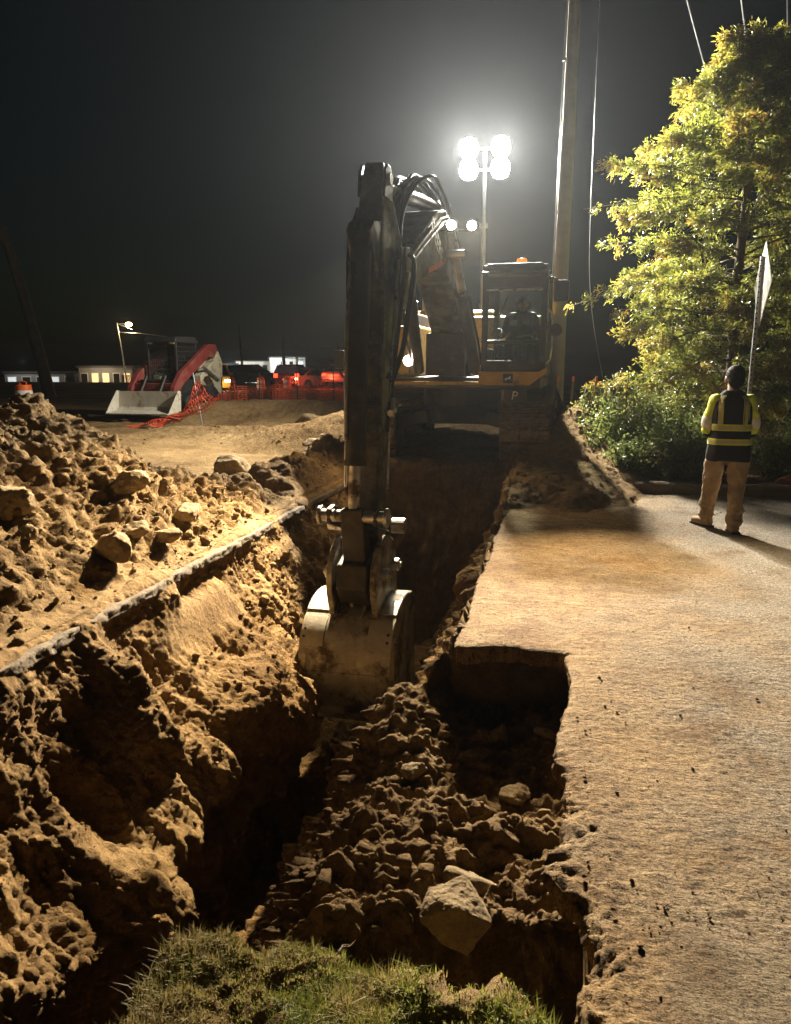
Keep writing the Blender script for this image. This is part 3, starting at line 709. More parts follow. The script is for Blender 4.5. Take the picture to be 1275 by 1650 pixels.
cabpart('grab_handle', 'steel', lambda b: b.tube([(CXb+0.0, CYa+0.05, 1.6), (CXb+0.09, CYa-0.0, 1.7), (CXb+0.09, CYa-0.0, 2.35), (CXb+0.0, CYa+0.05, 2.45)], 0.016, 8, 1), 0, True)
cabpart('door_edge_trim', 'steel', lambda b: b.box((CXb+0.012, CYa+0.02, 2.45), (0.012, 0.03, 1.0)), 0)
cabpart('wiper', 'rubber', lambda b: b.tube([(0.75, CYa-0.0, 2.05), (0.98, CYa-0.02, 2.62)], 0.012, 6), 0)
cabpart('mirror', 'machine_black', lambda b: b.box((CXb+0.21, CYa-0.12, 2.70), (0.23, 0.06, 0.32), (0, 0, R(12))), 0.03)
cabpart('mirror_arm', 'machine_black', lambda b: b.tube([(CXb-0.02, CYa+0.05, 2.9), (CXb+0.12, CYa-0.08, 2.9), (CXb+0.2, CYa-0.1, 2.8)], 0.016, 8, 1), 0, True)
cabpart('side_mirror', 'machine_black', lambda b: b.cyl((CXb+0.14, CYa-0.12, 2.12), (CXb+0.15, CYa-0.05, 2.12), 0.10, n=20), 0.02)
cabpart('beacon_base', 'rubber', lambda b: b.cyl((1.12, -0.95, 3.12), (1.12, -0.95, 3.17), 0.08), 0)
cabpart('beacon', 'amber_beacon', lambda b: b.lathe([(0.085, 0), (0.085, 0.10), (0.075, 0.13), (0.02, 0.14)], (1.12, -0.95, 3.17), 16), 0, True)
# ---- boom: box section with a bent back
side = [(-0.30, 1.95), (-1.4, 2.95), (-2.55, 3.58), (-3.15, 3.70), (-3.75, 3.58), (-4.8, 3.06), (-5.45, 2.72), (-5.62, 2.55), (-5.55, 2.36),
        (-4.7, 2.58), (-3.8, 2.84), (-3.2, 2.90), (-2.6, 2.72), (-1.6, 2.05), (-0.85, 1.42), (-0.45, 1.35), (-0.25, 1.55)]
bw = lambda y: 0.30 if y > -1.2 else (0.245 if y > -4.2 else 0.19)
B_ = MB(S); nS = len(side)
vs_ = [(-bw(y), y, z) for y, z in side]+[(bw(y), y, z) for y, z in side]
B_.add(vs_, [tuple(range(nS)), tuple(range(2*nS-1, nS-1, -1))]+[(i, i+nS, (i+1) % nS+nS, (i+1) % nS) for i in range(nS)])
boom = B_.build('boom', 'boom_shaded', ex, 0.025)
tilt_ = math.atan2(3.06-3.58, -4.8+3.75)
for s_ in (1, -1):
    Ml = S @ Matrix.Translation((s_*0.262, -3.85, 3.17)) @ Matrix.Rotation(R(90*s_), 4, 'Z') @ Matrix.Rotation(R(90), 4, 'X') @ Matrix.Rotation(-s_*0.42, 4, 'Z')
    letters('DEERE', 0.3, Ml, 'white_decal', boom, 0.004)
    B_ = MB(S); B_.prism([(-3.2, 2.98), (-4.35, 2.72), (-4.35, 2.78), (-3.2, 3.06)], s_*0.246, s_*0.252); B_.build('stripe', 'red_decal', boom)
def ram(b, p0, p1, r, f=0.6):
    p0, p1 = Vector(p0), Vector(p1); q = p0.lerp(p1, f)
    b.cyl(p0, q, r, n=20); b.cyl(q, q+(p1-p0).normalized()*0.06, r*1.12, n=20)
for s_ in (-1, 1):
    p0, p1 = Vector((s_*0.47, -1.55, 1.5)), Vector((s_*0.36, -3.05, 3.12))
    B_ = MB(S); ram(B_, p0, p1, 0.095, 0.66); cy1 = B_.build('boom_cylinder', 'machine_black', ex, smooth=True)
    B_ = MB(S); B_.cyl(p0.lerp(p1, 0.6), p1, 0.055, n=16); B_.build('piston_rod', 'steel', cy1, smooth=True)
    B_ = MB(S); B_.tube([p0+Vector((s_*0.1, -0.02, 0.1)), p0.lerp(p1, 0.3)+Vector((s_*0.14, -0.1, 0)), p0.lerp(p1, 0.66)+Vector((s_*0.1, -0.05, 0.02))], 0.02, 8, 2); B_.build('hydraulic_hose', 'rubber', cy1, smooth=True)
B_ = MB(S); B_.cyl((-0.5, -3.05, 3.12), (0.5, -3.05, 3.12), 0.06, n=16); B_.build('pivot_pin', 'steel', boom, smooth=True)
# cover plate bridging the boom foot
B_ = MB(S); B_.prism([(-1.62, 1.42), (-1.62, 2.1), (-1.7, 2.1), (-1.75, 1.42)], -0.32, 0.32); B_.build('boom_foot_guard', 'machine_black', ex, 0.02)
# arm cylinder along the back of the boom
q0, q1 = Vector((0, -2.75, 3.83)), Vector((0, -5.92, 3.46))
B_ = MB(S); ram(B_, q0, q1, 0.10, 0.62); B_.box((0, -2.75, 3.72), (0.2, 0.28, 0.25)); ac = B_.build('arm_cylinder', 'machine_black', ex, smooth=True)
B_ = MB(S); B_.cyl(q0.lerp(q1, 0.58), q1, 0.06, n=16); B_.build('piston_rod', 'steel', ac, smooth=True)
rnd = random.Random(3)
for k in range(9):
    x0 = -0.2+0.05*k; up = 0.12+0.14*rnd.random()
    B_ = MB(S); B_.tube([(x0, -2.5-0.1*rnd.random(), 3.74), (x0+0.04*rnd.uniform(-1, 1), -3.2, 3.86+up*0.25), (x0+0.1*rnd.uniform(-1, 1), -4.0-0.3*rnd.random(), 3.84+up*0.5), (x0*0.8, -4.9, 3.56+up*0.5), (x0*0.6+0.02, -5.5, 3.15), (x0*0.9, -5.45, 2.7)], 0.017+0.006*rnd.random(), 7, 2)
    B_.build('hydraulic_hose', 'rubber', boom, smooth=True)
for s_ in (-1, 1):
    for k in range(2):
        B_ = MB(S); B_.tube([(s_*(0.265+0.035*k), -1.6, 2.7), (s_*(0.265+0.03*k), -2.7, 3.55-0.05*k), (s_*(0.265+0.03*k), -3.3, 3.62-0.05*k), (s_*(0.25+0.03*k), -4.6, 3.12-0.05*k), (s_*(0.2+0.05*k), -5.3, 2.75)], 0.018, 8, 1); B_.build('steel_pipe', 'steel', boom, smooth=True)
# boom work lamps; the unseen left one is added to brighten the trench wall
for x, y, z in ((0.40, -3.55, 3.42), (0.66, -3.45, 3.42), (-0.5, -3.45, 3.36)):
    B_ = MB(S); B_.box((x, y, z), (0.15, 0.09, 0.13)); B_.box((x-0.1, y+0.05, z-0.05), (0.22, 0.03, 0.03)); wl_ = B_.build('work_lamp', 'machine_black', boom, 0.015)
    B_ = MB(S); B_.cyl((x, y-0.046, z), (x, y-0.056, z), 0.062, n=16); B_.build('lamp_lens', 'work_lamp', wl_)
    ld = bpy.data.lights.new('work_lamp', 'SPOT'); ld.energy = (11000 if x < 0 else 2600); ld.color = (1.0, 0.80, 0.52); ld.spot_size = R(50 if x < 0 else 64); ld.spot_blend = 0.8; ld.shadow_soft_size = 0.05
    lo = link(bpy.data.objects.new('work_lamp_light', ld), wl_); lo.location = S @ Vector((x, y-0.12, z)); lo.rotation_euler = (R(66), 0, R(180+28))
    if x < 0: lo.rotation_euler = (Vector((-2.95, 5.6, -0.9))-Vector((-2.33, 10.7, 3.56))).to_track_quat('-Z', 'Y').to_euler()
x, y, z = -0.62, -1.62, 1.66
B_ = MB(S); B_.box((x, y, z), (0.17, 0.09, 0.15)); B_.box((x, y+0.04, z-0.13), (0.03, 0.03, 0.16)); wl_ = B_.build('work_lamp', 'machine_black', ex, 0.015)
B_ = MB(S); B_.cyl((x, y-0.046, z), (x, y-0.056, z), 0.085, n=16); B_.build('lamp_lens', 'work_lamp', wl_)
ld = bpy.data.lights.new('work_lamp', 'SPOT'); ld.energy = 260; ld.color = (1.0, 0.72, 0.40); ld.spot_size = R(130); ld.spot_blend = 0.6; ld.shadow_soft_size = 0.05
lo = link(bpy.data.objects.new('work_lamp_light', ld), wl_); lo.location = S @ Vector((x, y-0.12, z)); lo.rotation_euler = (R(70), 0, R(175))
# ---- arm (stick)
stk = [(-5.86, 3.66), (-6.02, 3.66), (-6.16, 3.4), (-6.32, 2.5), (-6.50, 0.6), (-6.50, -0.15), (-6.42, -0.36), (-6.24, -0.38), (-6.14, -0.2), (-6.0, 0.9), (-5.62, 2.05), (-5.36, 2.42), (-5.36, 2.68), (-5.55, 2.95)]
B_ = MB(S); nS = len(stk); aw = lambda z: 0.10 if z > 3.3 else (0.175 if z > 1.5 else 0.15)
vs_ = [(-aw(z), y, z) for y, z in stk]+[(aw(z), y, z) for y, z in stk]
B_.add(vs_, [tuple(range(nS)), tuple(range(2*nS-1, nS-1, -1))]+[(i, i+nS, (i+1) % nS+nS, (i+1) % nS) for i in range(nS)])
arm = B_.build('arm', 'boom_shaded', ex, 0.02)
B_ = MB(S); B_.cyl((-0.17, -5.95, 3.5), (0.17, -5.95, 3.5), 0.06, n=16); B_.build('pivot_pin', 'steel', arm, smooth=True)
for s_ in (-1, 1):
    B_ = MB(S); B_.prism([(-5.8, 3.56), (-5.9, 3.64), (-6.02, 3.64), (-6.1, 3.56), (-6.14, 3.3), (-5.8, 3.3)], s_*0.118, s_*0.15); B_.build('ear_plate', 'boom_shaded', arm, 0.012)
    B_ = MB(S); B_.prism([(-6.34, 2.45), (-6.45, 2.6), (-6.62, 2.9), (-6.5, 3.0), (-6.2, 3.05)], s_*0.10, s_*0.13); B_.build('cylinder_bracket', 'boom_shaded', arm, 0.01)
    B_ = MB(S); B_.prism([(-6.335, 2.4), (-6.5, 0.7), (-6.515, 0.7), (-6.35, 2.4)], s_*0.165, s_*0.195); B_.build('rib', 'boom_shaded', arm)
for k in range(3):
    B_ = MB(S); B_.box((0.0, -6.32-0.07*k, 2.3-0.55*k), (0.36, 0.05, 0.06)); B_.build('hose_clamp', 'machine_black', arm, 0.01)
for k in range(3):
    B_ = MB(S); x0 = -0.16+0.03*k; B_.tube([(x0, -6.1, 3.2), (x0-0.03, -6.38, 2.8), (x0-0.02, -6.42, 2.2), (x0, -6.5, 1.4), (x0+0.02, -6.56, 0.8)], 0.015, 7, 2); B_.build('hydraulic_hose', 'rubber', arm, smooth=True)
B_ = MB(S); B_.cyl((-0.27, -5.5, 2.53), (0.27, -5.5, 2.53), 0.085, n=20); B_.build('pivot_pin', 'steel', arm, smooth=True)
for s_ in (-1, 1):
    B_ = MB(S); B_.prism([(-5.35, 2.9), (-5.75, 2.85), (-5.85, 2.5), (-5.7, 2.2), (-5.35, 2.25)], s_*0.205, s_*0.235); B_.build('boss_plate', 'boom_shaded', arm, 0.01)
    B_ = MB(S); B_.tube([(s_*0.22, -5.55, 2.9), (s_*0.3, -5.9, 2.5), (s_*0.26, -6.2, 1.6), (s_*0.22, -6.35, 0.9)], 0.022, 8, 2); B_.build('hydraulic_hose', 'rubber', arm, smooth=True)
    B_ = MB(S); B_.tube([(s_*0.235, -5.9, 2.7), (s_*0.235, -6.22, 1.7), (s_*0.235, -6.36, 0.7), (s_*0.235, -6.4, 0.3)], 0.016, 8); B_.build('steel_pipe', 'steel', arm, smooth=True)
for k, (x0, bulge) in enumerate(((0.12, 0.5), (0.17, 0.4), (-0.1, 0.35), (0.2, 0.3))):
    B_ = MB(S); B_.tube([(x0, -5.3, 2.85), (x0+bulge*0.5, -5.6, 2.75), (x0+bulge*0.55, -6.0, 2.2), (x0+bulge*0.4, -6.1, 1.7), (x0+0.06, -6.2, 1.45)], 0.02, 8, 2); B_.build('hydraulic_hose', 'rubber', arm, smooth=True)
B_ = MB(S); B_.tube([(0.27, -6.3, 1.25), (0.27, -6.34, 1.05)], 0.03, 8); B_.tube([(0.27, -6.25, 1.12), (0.27, -6.42, 1.1)], 0.035, 8); B_.build('hose_coupling', 'steel', arm, smooth=True)
# bucket cylinder on the outer face of the arm
c0, c1 = Vector((0, -6.52, 2.75)), Vector((0, -6.86, 0.12))
B_ = MB(S); ram(B_, c0, c1, 0.105, 0.80); B_.box((0, -6.4, 2.78), (0.16, 0.3, 0.2)); bc = B_.build('bucket_cylinder', 'machine_black', ex, smooth=True)
B_ = MB(S); B_.cyl(c0.lerp(c1, 0.78), c1, 0.06, n=16); B_.build('piston_rod', 'steel', bc, smooth=True)
B_ = MB(S); B_.tube([(-0.08, -6.62, 2.6), (-0.09, -6.76, 1.9), (-0.08, -6.86, 0.85)], 0.02, 8, 1); B_.build('steel_pipe', 'steel', bc, smooth=True)
# linkage: pin, two side links, one push link
B_ = MB(S); B_.cyl((-0.33, -6.88, 0.08), (0.33, -6.88, 0.08), 0.065, n=18); lk = B_.build('linkage_pin', 'steel', ex, smooth=True)
for s_ in (-1, 1):
    B_ = MB(S); B_.prism([(-6.95, 0.16), (-6.80, 0.18), (-6.28, -0.02), (-6.26, -0.14), (-6.4, -0.16), (-6.94, 0.0)], s_*0.22, s_*0.27); B_.build('side_link', 'machine_black', lk, 0.01)
    B_ = MB(S); B_.cyl((s_*0.33, -6.88, 0.08), (s_*0.37, -6.88, 0.08), 0.10, n=18); B_.build('pin_cap', 'steel', lk, 0.008)
    B_ = MB(S); B_.cyl((s_*0.28, -6.38, -0.1), (s_*0.43, -6.38, -0.1), 0.085, n=18); B_.build('pin_cap', 'steel', lk, 0.008)
B_ = MB(S); B_.prism([(-6.96, 0.16), (-6.80, 0.16), (-6.62, -0.45), (-6.72, -0.5), (-6.86, -0.45)], -0.12, 0.12); B_.build('push_link', 'machine_black', lk, 0.015)
# quick coupler
cp = MB(S); cp.prism([(-6.95, -0.42), (-6.7, -0.34), (-6.3, -0.3), (-6.05, -0.5), (-6.02, -0.78), (-6.85, -0.86), (-7.0, -0.66)], -0.17, 0.17); coup = cp.build('quick_coupler', 'machine_black', ex, 0.02)
for s_ in (-1, 1):
    B_ = MB(S)
    arc = [(-6.55+0.46*math.cos(a), -0.62+0.44*math.sin(a)) for a in np.linspace(R(15), R(200), 12)]
    B_.prism(arc+[(-6.9, -0.98), (-6.1, -0.9)], s_*0.2, s_*0.265); B_.build('ear_plate', 'bucket_steel', coup, 0.01)
    for yy, zz in ((-6.75, -0.55), (-6.3, -0.55)):
        B_ = MB(S); B_.cyl((s_*0.26, yy, zz), (s_*0.345, yy, zz), 0.07, n=16); B_.cyl((s_*0.345, yy, zz), (s_*0.37, yy, zz), 0.035, n=6); B_.build('pin_cap', 'steel', coup, 0.006)
SB = S @ Matrix.Translation((-0.05, 0, 0)) @ Matrix.Diagonal((0.86, 1, 1, 1))
# bucket: a rounded shell seen from its back
ctl = [(-6.10, -0.90), (-6.45, -0.86), (-6.75, -0.93), (-7.0, -1.12), (-7.15, -1.42), (-7.16, -1.74), (-7.02, -2.02), (-6.74, -2.22), (-6.4, -2.31), (-6.05, -2.32)]
outer = []
for i in range(len(ctl)-1):
    p0_, p1_, p2_, p3_ = [Vector(ctl[min(max(j, 0), len(ctl)-1)]) for j in (i-1, i, i+1, i+2)]
    for t_ in np.linspace(0, 1, 5)[:-1]:
        q_ = 0.5*((2*p1_)+(p2_-p0_)*t_+(2*p0_-5*p1_+4*p2_-p3_)*t_*t_+(3*p1_-p0_-3*p2_+p3_)*t_**3); outer.append((q_.x, q_.y))
outer.append(ctl[-1])
def offs(poly, d):
    out = []
    for i, p_ in enumerate(poly):
        a_ = Vector(poly[max(i-1, 0)]); b_ = Vector(poly[min(i+1, len(poly)-1)]); t_ = (b_-a_).normalized(); out.append((p_[0]+t_[1]*d, p_[1]-t_[0]*d))
    return out
sg_ = 1 if offs(outer, 0.03)[16][0] < outer[16][0] else -1
inner = offs(outer, -0.035*sg_)
B_ = MB(SB); B_.prism(outer+inner[::-1], -0.55, 0.55); bk = B_.build('bucket', 'bucket_steel', ex, 0, True)
def on_shell(i0, i1, xa, xb, th, name, mat):
    so = offs(outer, th*sg_)[i0:i1+1]; B_ = MB(SB); B_.prism(so+outer[i0:i1+1][::-1], xa, xb); return B_.build(name, mat, bk, 0.003, True)
for s_ in (-1, 1):
    B_ = MB(SB); B_.prism(outer+[(-5.95, -2.1), (-5.98, -1.5), (-6.02, -1.0)], s_*0.55, s_*0.575); B_.build('side_plate', 'bucket_steel', bk, 0.006)
    on_shell(2, 9, s_*0.27, s_*0.57, 0.014, 'wear_plate', 'worn_plate')
    on_shell(10, 14, s_*0.27, s_*0.57, 0.014, 'wear_plate', 'worn_plate')
    on_shell(15, 29, s_*0.46, s_*0.57, 0.012, 'wear_strip', 'bucket_steel')
    B_ = MB(SB); B_.prism([(-6.95, -0.98), (-6.45, -0.6), (-6.2, -0.6), (-6.1, -0.94)], s_*0.15, s_*0.185); B_.build('bucket_ear', 'bucket_steel', bk, 0.006)
    for k in (13, 18, 23, 28):
        a_ = Vector(outer[k]); B_ = MB(SB); B_.cyl((s_*0.575, a_[0]+0.10, a_[1]), (s_*0.6, a_[0]+0.10, a_[1]), 0.025, n=6); B_.build('bolt', 'steel', bk)
    for k in (12, 13):
        a_ = Vector(offs(outer, 0.012*sg_)[k]); n_ = (Vector(offs(outer, 0.02*sg_)[k])-Vector(outer[k])).normalized()
        B_ = MB(SB); B_.cyl((s_*0.52, a_[0], a_[1]), (s_*0.52, a_[0]+n_[0]*0.014, a_[1]+n_[1]*0.014), 0.016, n=6); B_.build('bolt', 'dark_metal', bk)
on_shell(17, 22, -0.42, 0.42, 0.014, 'heel_plate', 'bucket_steel')
on_shell(1, 8, -0.045, 0.0, 0.1, 'centre_gusset', 'bucket_steel')
for k in range(5):
    x = -0.46+0.23*k
    B_ = MB(SB); B_.prism([(-6.12, -2.28), (-6.12, -2.36), (-5.8, -2.33), (-5.8, -2.30)], x-0.05, x+0.05); B_.build('tooth', 'steel', bk, 0.006)

# ================================================================== STONES, CLODS, GRASS
GP = None
def _near_z(Parr, x, y):
    d = (Parr[..., 0]-x)**2+(Parr[..., 1]-y)**2
    i = np.argmin(d); return float(Parr.reshape(-1, 3)[i, 2])
_gv = np.empty(len(ground.data.vertices)*3, np.float32); ground.data.vertices.foreach_get('co', _gv); _gv = _gv.reshape(-1, 3)
_gm = _gv[(np.abs(_gv[:, 0]) < 14) & (_gv[:, 1] > 1) & (_gv[:, 1] < 26)]
_bm = BENCH_P.reshape(-1, 3)
_wv = np.empty(len(wall.data.vertices)*3, np.float32); wall.data.vertices.foreach_get('co', _wv); _wv = _wv.reshape(-1, 3)
def ico(sub):
    bm = bmesh.new(); bmesh.ops.create_icosphere(bm, subdivisions=sub, radius=1.0)
    v = np.array([x.co[:] for x in bm.verts]); f = np.array([[q.index for q in p.verts] for p in bm.faces]); bm.free(); return v, f
ICO = {k: ico(k) for k in (1, 2, 3, 4)}
def stone_verts(seed, sub=4, planes=12, dims=(1, 1, 1), rough=0.05, soft=22.0):
    rs = np.random.RandomState(seed); v, f = ICO[sub]
    nn = rs.normal(size=(planes, 3)); nn /= np.linalg.norm(nn, axis=1)[:, None]; dd = rs.uniform(0.62, 1.0, planes)
    k = np.clip(v @ nn.T, 1e-3, None)/dd; r = 1/((k**soft).sum(1)+1e-9)**(1/soft); r = np.minimum(r, 1.35)
    p = v*r[:, None]; p = p*(1+rough*fbm(p[:, 0]*1+seed, p[:, 1], p[:, 2], 2.2, 4)[:, None])
    return p*np.array(dims), f
def boulder(x, y, dims, label, seed, src, rot=0.0, sink=0.25, mat='stone', planes=10, dz=None, tilt=(0, 0), cat='boulder', name='boulder', rough=0.12):
    v, f = stone_verts(seed, 4, planes, dims, rough)
    o = np_obj(name, v, f, mat)
    z = dz if dz is not None else _near_z(src, x, y)
    o.location = (x, y, z+dims[2]*(1-2*sink)); o.rotation_euler = (tilt[0], tilt[1], rot)
    return tag(o, label, cat, 'loose stones around the trench')
def hull_stone(name, pts, mat, loc, rot, label, cat, cuts=4, amp=0.008):
    bm = bmesh.new()
    for q_ in pts: bm.verts.new(q_)
    r_ = bmesh.ops.convex_hull(bm, input=bm.verts)
    bmesh.ops.delete(bm, geom=[g for g in r_['geom_interior'] if isinstance(g, bmesh.types.BMVert)], context='VERTS')
    bmesh.ops.bevel(bm, geom=list(bm.edges), offset=0.006, segments=1, affect='EDGES')
    bmesh.ops.triangulate(bm, faces=bm.faces)
    for _ in range(cuts): bmesh.ops.subdivide_edges(bm, edges=[e_ for e_ in bm.edges if e_.calc_length() > 0.014], cuts=1, use_grid_fill=True); bmesh.ops.triangulate(bm, faces=bm.faces)
    bm.normal_update()
    co = np.array([q_.co[:] for q_ in bm.verts]); d_ = amp*fbm(co[:, 0], co[:, 1], co[:, 2], 9, 4)+amp*0.5*fbm(co[:, 0], co[:, 1], co[:, 2], 40, 2)
    for q_, k_ in zip(bm.verts, d_): q_.co += q_.normal*float(k_)
    me = bpy.data.meshes.new(name); bm.to_mesh(me); bm.free(); me.materials.append(MATS[mat])
    o = link(bpy.data.objects.new(name, me)); o.location = loc; o.rotation_euler = rot
    return tag(o, label, cat, 'loose stones around the trench')
hull_stone('boulder', [(-0.16, -0.03, 0.02), (0.0, -0.05, 0.10), (0.15, -0.06, 0.03), (0.05, -0.09, -0.12), (-0.06, -0.07, -0.07), (-0.11, 0.12, 0.04), (0.05, 0.15, 0.08), (0.13, 0.1, -0.03), (0.0, 0.1, -0.1), (-0.08, 0.03, 0.08)], 'stone', (-0.34, 2.79, -0.44), (0.15, 0.0, 0.2), 'angular pale boulder on the broken front edge of the bench above the pit', 'boulder')
boulder(-0.33, 3.14, (0.145, 0.11, 0.07), 'rounded sandy boulder just behind the angular one on the bench', 22, _bm, 0.3, 0.25, planes=14)
boulder(-0.30, 4.55, (0.085, 0.05, 0.075), 'small pointed stone standing at the foot of the notch wall', 23, _bm, 0.2, 0.15, planes=6)
boulder(0.0, 4.48, (0.06, 0.06, 0.04), 'little rounded stone in the far right corner of the notch', 24, _bm, 0.2, 0.2)
boulder(-0.42, 4.28, (0.1, 0.05, 0.035), 'flat elongated stone lying on the bench before the pointed stone', 25, _bm, 0.5, 0.2)
boulder(-0.72, 3.95, (0.07, 0.06, 0.045), 'sandy lump in the middle of the bench', 26, _bm, 1.0, 0.2)
boulder(-0.15, 3.95, (0.09, 0.07, 0.05), 'clod at the right of the bench close to the pavement edge', 27, _bm, 1.4, 0.2)
boulder(-0.72, 2.36, (0.12, 0.06, 0.04), 'pale split stone at the top of the grass bank', 28, _bm, -0.6, 0.1, planes=7)
boulder(-3.62, 5.62, (0.13, 0.12, 0.115), 'dark round boulder at the pile foot by the broken pavement edge', 31, _gm, 0.2, 0.2, planes=10)
boulder(-3.72, 6.15, (0.10, 0.10, 0.085), 'pale stone above the dark round boulder at the pile foot', 32, _gm, 0.9, 0.2)
boulder(-4.3, 5.25, (0.17, 0.14, 0.15), 'big weathered boulder bulging from the left flank of the spoil pile', 33, _gm, 0.3, 0.42, rough=0.2, planes=16)
boulder(-3.95, 5.0, (0.075, 0.07, 0.06), 'small stone sitting on the flat sand below the pile', 34, _gm, 0.4, 0.2)
boulder(-4.05, 6.6, (0.17, 0.14, 0.13), 'bulky clay lump half way up the right side of the pile', 35, _gm, 0.7, 0.42, rough=0.22, planes=16)
boulder(-3.6, 6.45, (0.13, 0.09, 0.08), 'flat topped stone on the trench lip right of the dark boulder', 36, _gm, 0.2, 0.2)
boulder(-3.75, 7.2, (0.13, 0.12, 0.10), 'brown clod resting on the berm half way along the lip', 37, _gm, 0.2, 0.2)
boulder(-5.2, 11.65, (0.31, 0.26, 0.23), 'large rounded boulder on the smooth lit sand beyond the pile', 38, _gm, 0.2, 0.2, planes=14)
boulder(-6.1, 18.6, (0.36, 0.3, 0.26), 'grey boulder on the bank below the orange fence', 39, _gm, 0.2, 0.2)
boulder(-4.62, 9.1, (0.14, 0.12, 0.09), 'small stone at the pile toe near the smooth sand', 40, _gm, 0.2, 0.2)
boulder(-4.2, 12.9, (0.16, 0.12, 0.08), 'flat stone on the lit sand left of the excavator track', 42, _gm, 0.2, 0.2)

def scatter(name, pts, sizes, mat, label, sub=1, nvar=10, rough=0.12, flat=0.75, kind='stuff'):
    rs = np.random.RandomState(len(pts)); V, Fc, k = [], [], 0
    var = [stone_verts(100+i, sub, 9, (1, 1, 1), rough, 8.0) for i in range(nvar)]
    for (p, s) in zip(pts, sizes):
        v, f = var[rs.randint(nvar)]
        a = rs.uniform(0, 6.28); c_, s_ = math.cos(a), math.sin(a)
        d = s*rs.uniform(0.65, 1.25, 3)*np.array([1, 1, flat])
        w = v*d; w = np.stack([w[:, 0]*c_-w[:, 1]*s_, w[:, 0]*s_+w[:, 1]*c_, w[:, 2]], 1)+np.array(p)+np.array([0, 0, s*0.25])
        V.append(w); Fc.append(f+k); k += len(v)
    o = np_obj(name, np.concatenate(V), np.concatenate(Fc), mat); return tag(o, label, None, None, kind)
rs = np.random.RandomState(5)
def pick(arr, mask, n_):
    a = arr[mask]; return a[rs.choice(len(a), min(n_, len(a)), replace=False)]
pl = pile_h(_gm[:, 0].astype(float), _gm[:, 1].astype(float))
pp = np.concatenate([pick(_gm, (_gm[:, 0] < -3.3) & (_gm[:, 0] > -7.5) & (pl > 0.12) & (_gm[:, 1] < 10), 2300),
                     pick(_gm, (_gm[:, 0] < -3.3) & (_gm[:, 0] > -4.6) & (_gm[:, 1] > 6) & (_gm[:, 1] < 13.5), 700),
                     pick(_gm, (_gm[:, 0] < -3.5) & (_gm[:, 0] > -11) & (_gm[:, 1] > 15) & (_gm[:, 1] < 23), 500),
                     pick(_gm, (_gm[:, 0] > -0.6) & (_gm[:, 0] < 1.2) & (_gm[:, 1] > 9.2) & (_gm[:, 2] > 0.01), 700)])
sz = 0.009*np.exp(rs.normal(0.2, 0.7, len(pp))); sz = np.clip(sz, 0.007, 0.07)
scatter('soil_clods', pp, sz, 'sand', 'loose clods strewn over the sandy heaps', 2)
pw = _wv[(_wv[:, 2] < -0.2) & (_wv[:, 2] > -1.9) & (_wv[:, 1] > 2.5) & (_wv[:, 1] < 9)]
fm = np.exp(-(((pw[:, 1]-6.3)/0.85)**4+((pw[:, 2]+0.47)/0.2)**4))
pw = pw[fm < 0.3]; pw = pw[rs.choice(len(pw), 1500, replace=False)]
pb = pick(_bm, (_bm[:, 1] > 2.3) & (_bm[:, 1] < 4.8) & (_bm[:, 0] > -1.4) & (_bm[:, 2] > -0.95) & (_bm[:, 2] < -0.3), 1000)
pc = np.concatenate([pw, pb]); sz = np.clip(0.007*np.exp(rs.normal(0.2, 0.75, len(pc))), 0.005, 0.045)
scatter('clay_crumbs', pc, sz, 'clay', 'crumbs of clay clinging to the trench wall and bench', 2)
# crumbs on the pavement
def on_pave(n_, fx, fy): return np.stack([fx(n_), fy(n_), np.full(n_, 0.004)], 1)
q = [on_pave(110, lambda k: rs.uniform(0.2, 3.2, k), lambda k: rs.uniform(2.2, 9, k)),
     on_pave(80, lambda k: 0.14+rs.exponential(0.12, k), lambda k: rs.uniform(1.4, 4.6, k)),
     on_pave(90, lambda k: rs.uniform(0.2, 1.5, k), lambda k: 2.46+0.10*rs.normal(0, 1, k)),
     on_pave(200, lambda k: rs.uniform(0.9, 2.0, k), lambda k: 9.9+rs.normal(0, 0.5, k)),
     on_pave(160, lambda k: rs.uniform(0.8, 3.0, k), lambda k: 11.1+rs.normal(0, 0.08, k))]
q = np.concatenate(q); q = q[q[:, 1] < 11.25]
scatter('pavement_crumbs', q, np.clip(0.0042*np.exp(rs.normal(0, 0.55, len(q))), 0.0025, 0.013), 'clay', 'dark crumbs scattered over the sandy asphalt', 1)

# ---- grass on the near bank
m, n, l, p = new_mat('grass')
at = n.new('ShaderNodeAttribute'); at.attribute_name = 'tone'
c = _ramp(n, l, at.outputs['Fac'], [(0.0, (0.09, 0.12, 0.02)), (0.45, (0.21, 0.22, 0.035)), (0.8, (0.31, 0.26, 0.075)), (1.0, (0.36, 0.27, 0.12))])
l.new(c, p.inputs['Base Color']); p.inputs['Roughness'].default_value = 0.6
tl = n.new('ShaderNodeBsdfTranslucent'); l.new(c, tl.inputs[0]); ms = n.new('ShaderNodeMixShader'); ms.inputs[0].default_value = 0.5
out_ = [x for x in n if x.type == 'OUTPUT_MATERIAL'][0]; l.new(p.outputs[0], ms.inputs[1]); l.new(tl.outputs[0], ms.inputs[2]); l.new(ms.outputs[0], out_.inputs[0])
def add_attr(me, name, vals):
    a = me.attributes.new(name, 'FLOAT', 'POINT'); a.data.foreach_set('value', np.asarray(vals, np.float32))
gmask = (BG > 0.55) & (BY > 1.2) & (BX > -1.34) & (BX < 0.16) & (BENCH_P[..., 2] > -0.62)
gp = BENCH_P[gmask]
tuft = fbm(gp[:, 0], gp[:, 1], 2.0, 2.6, 2)
prob = np.clip(0.75+0.7*tuft, 0.15, 1)*(0.3+0.7*sstep(-1.25, -1.0, gp[:, 0]))
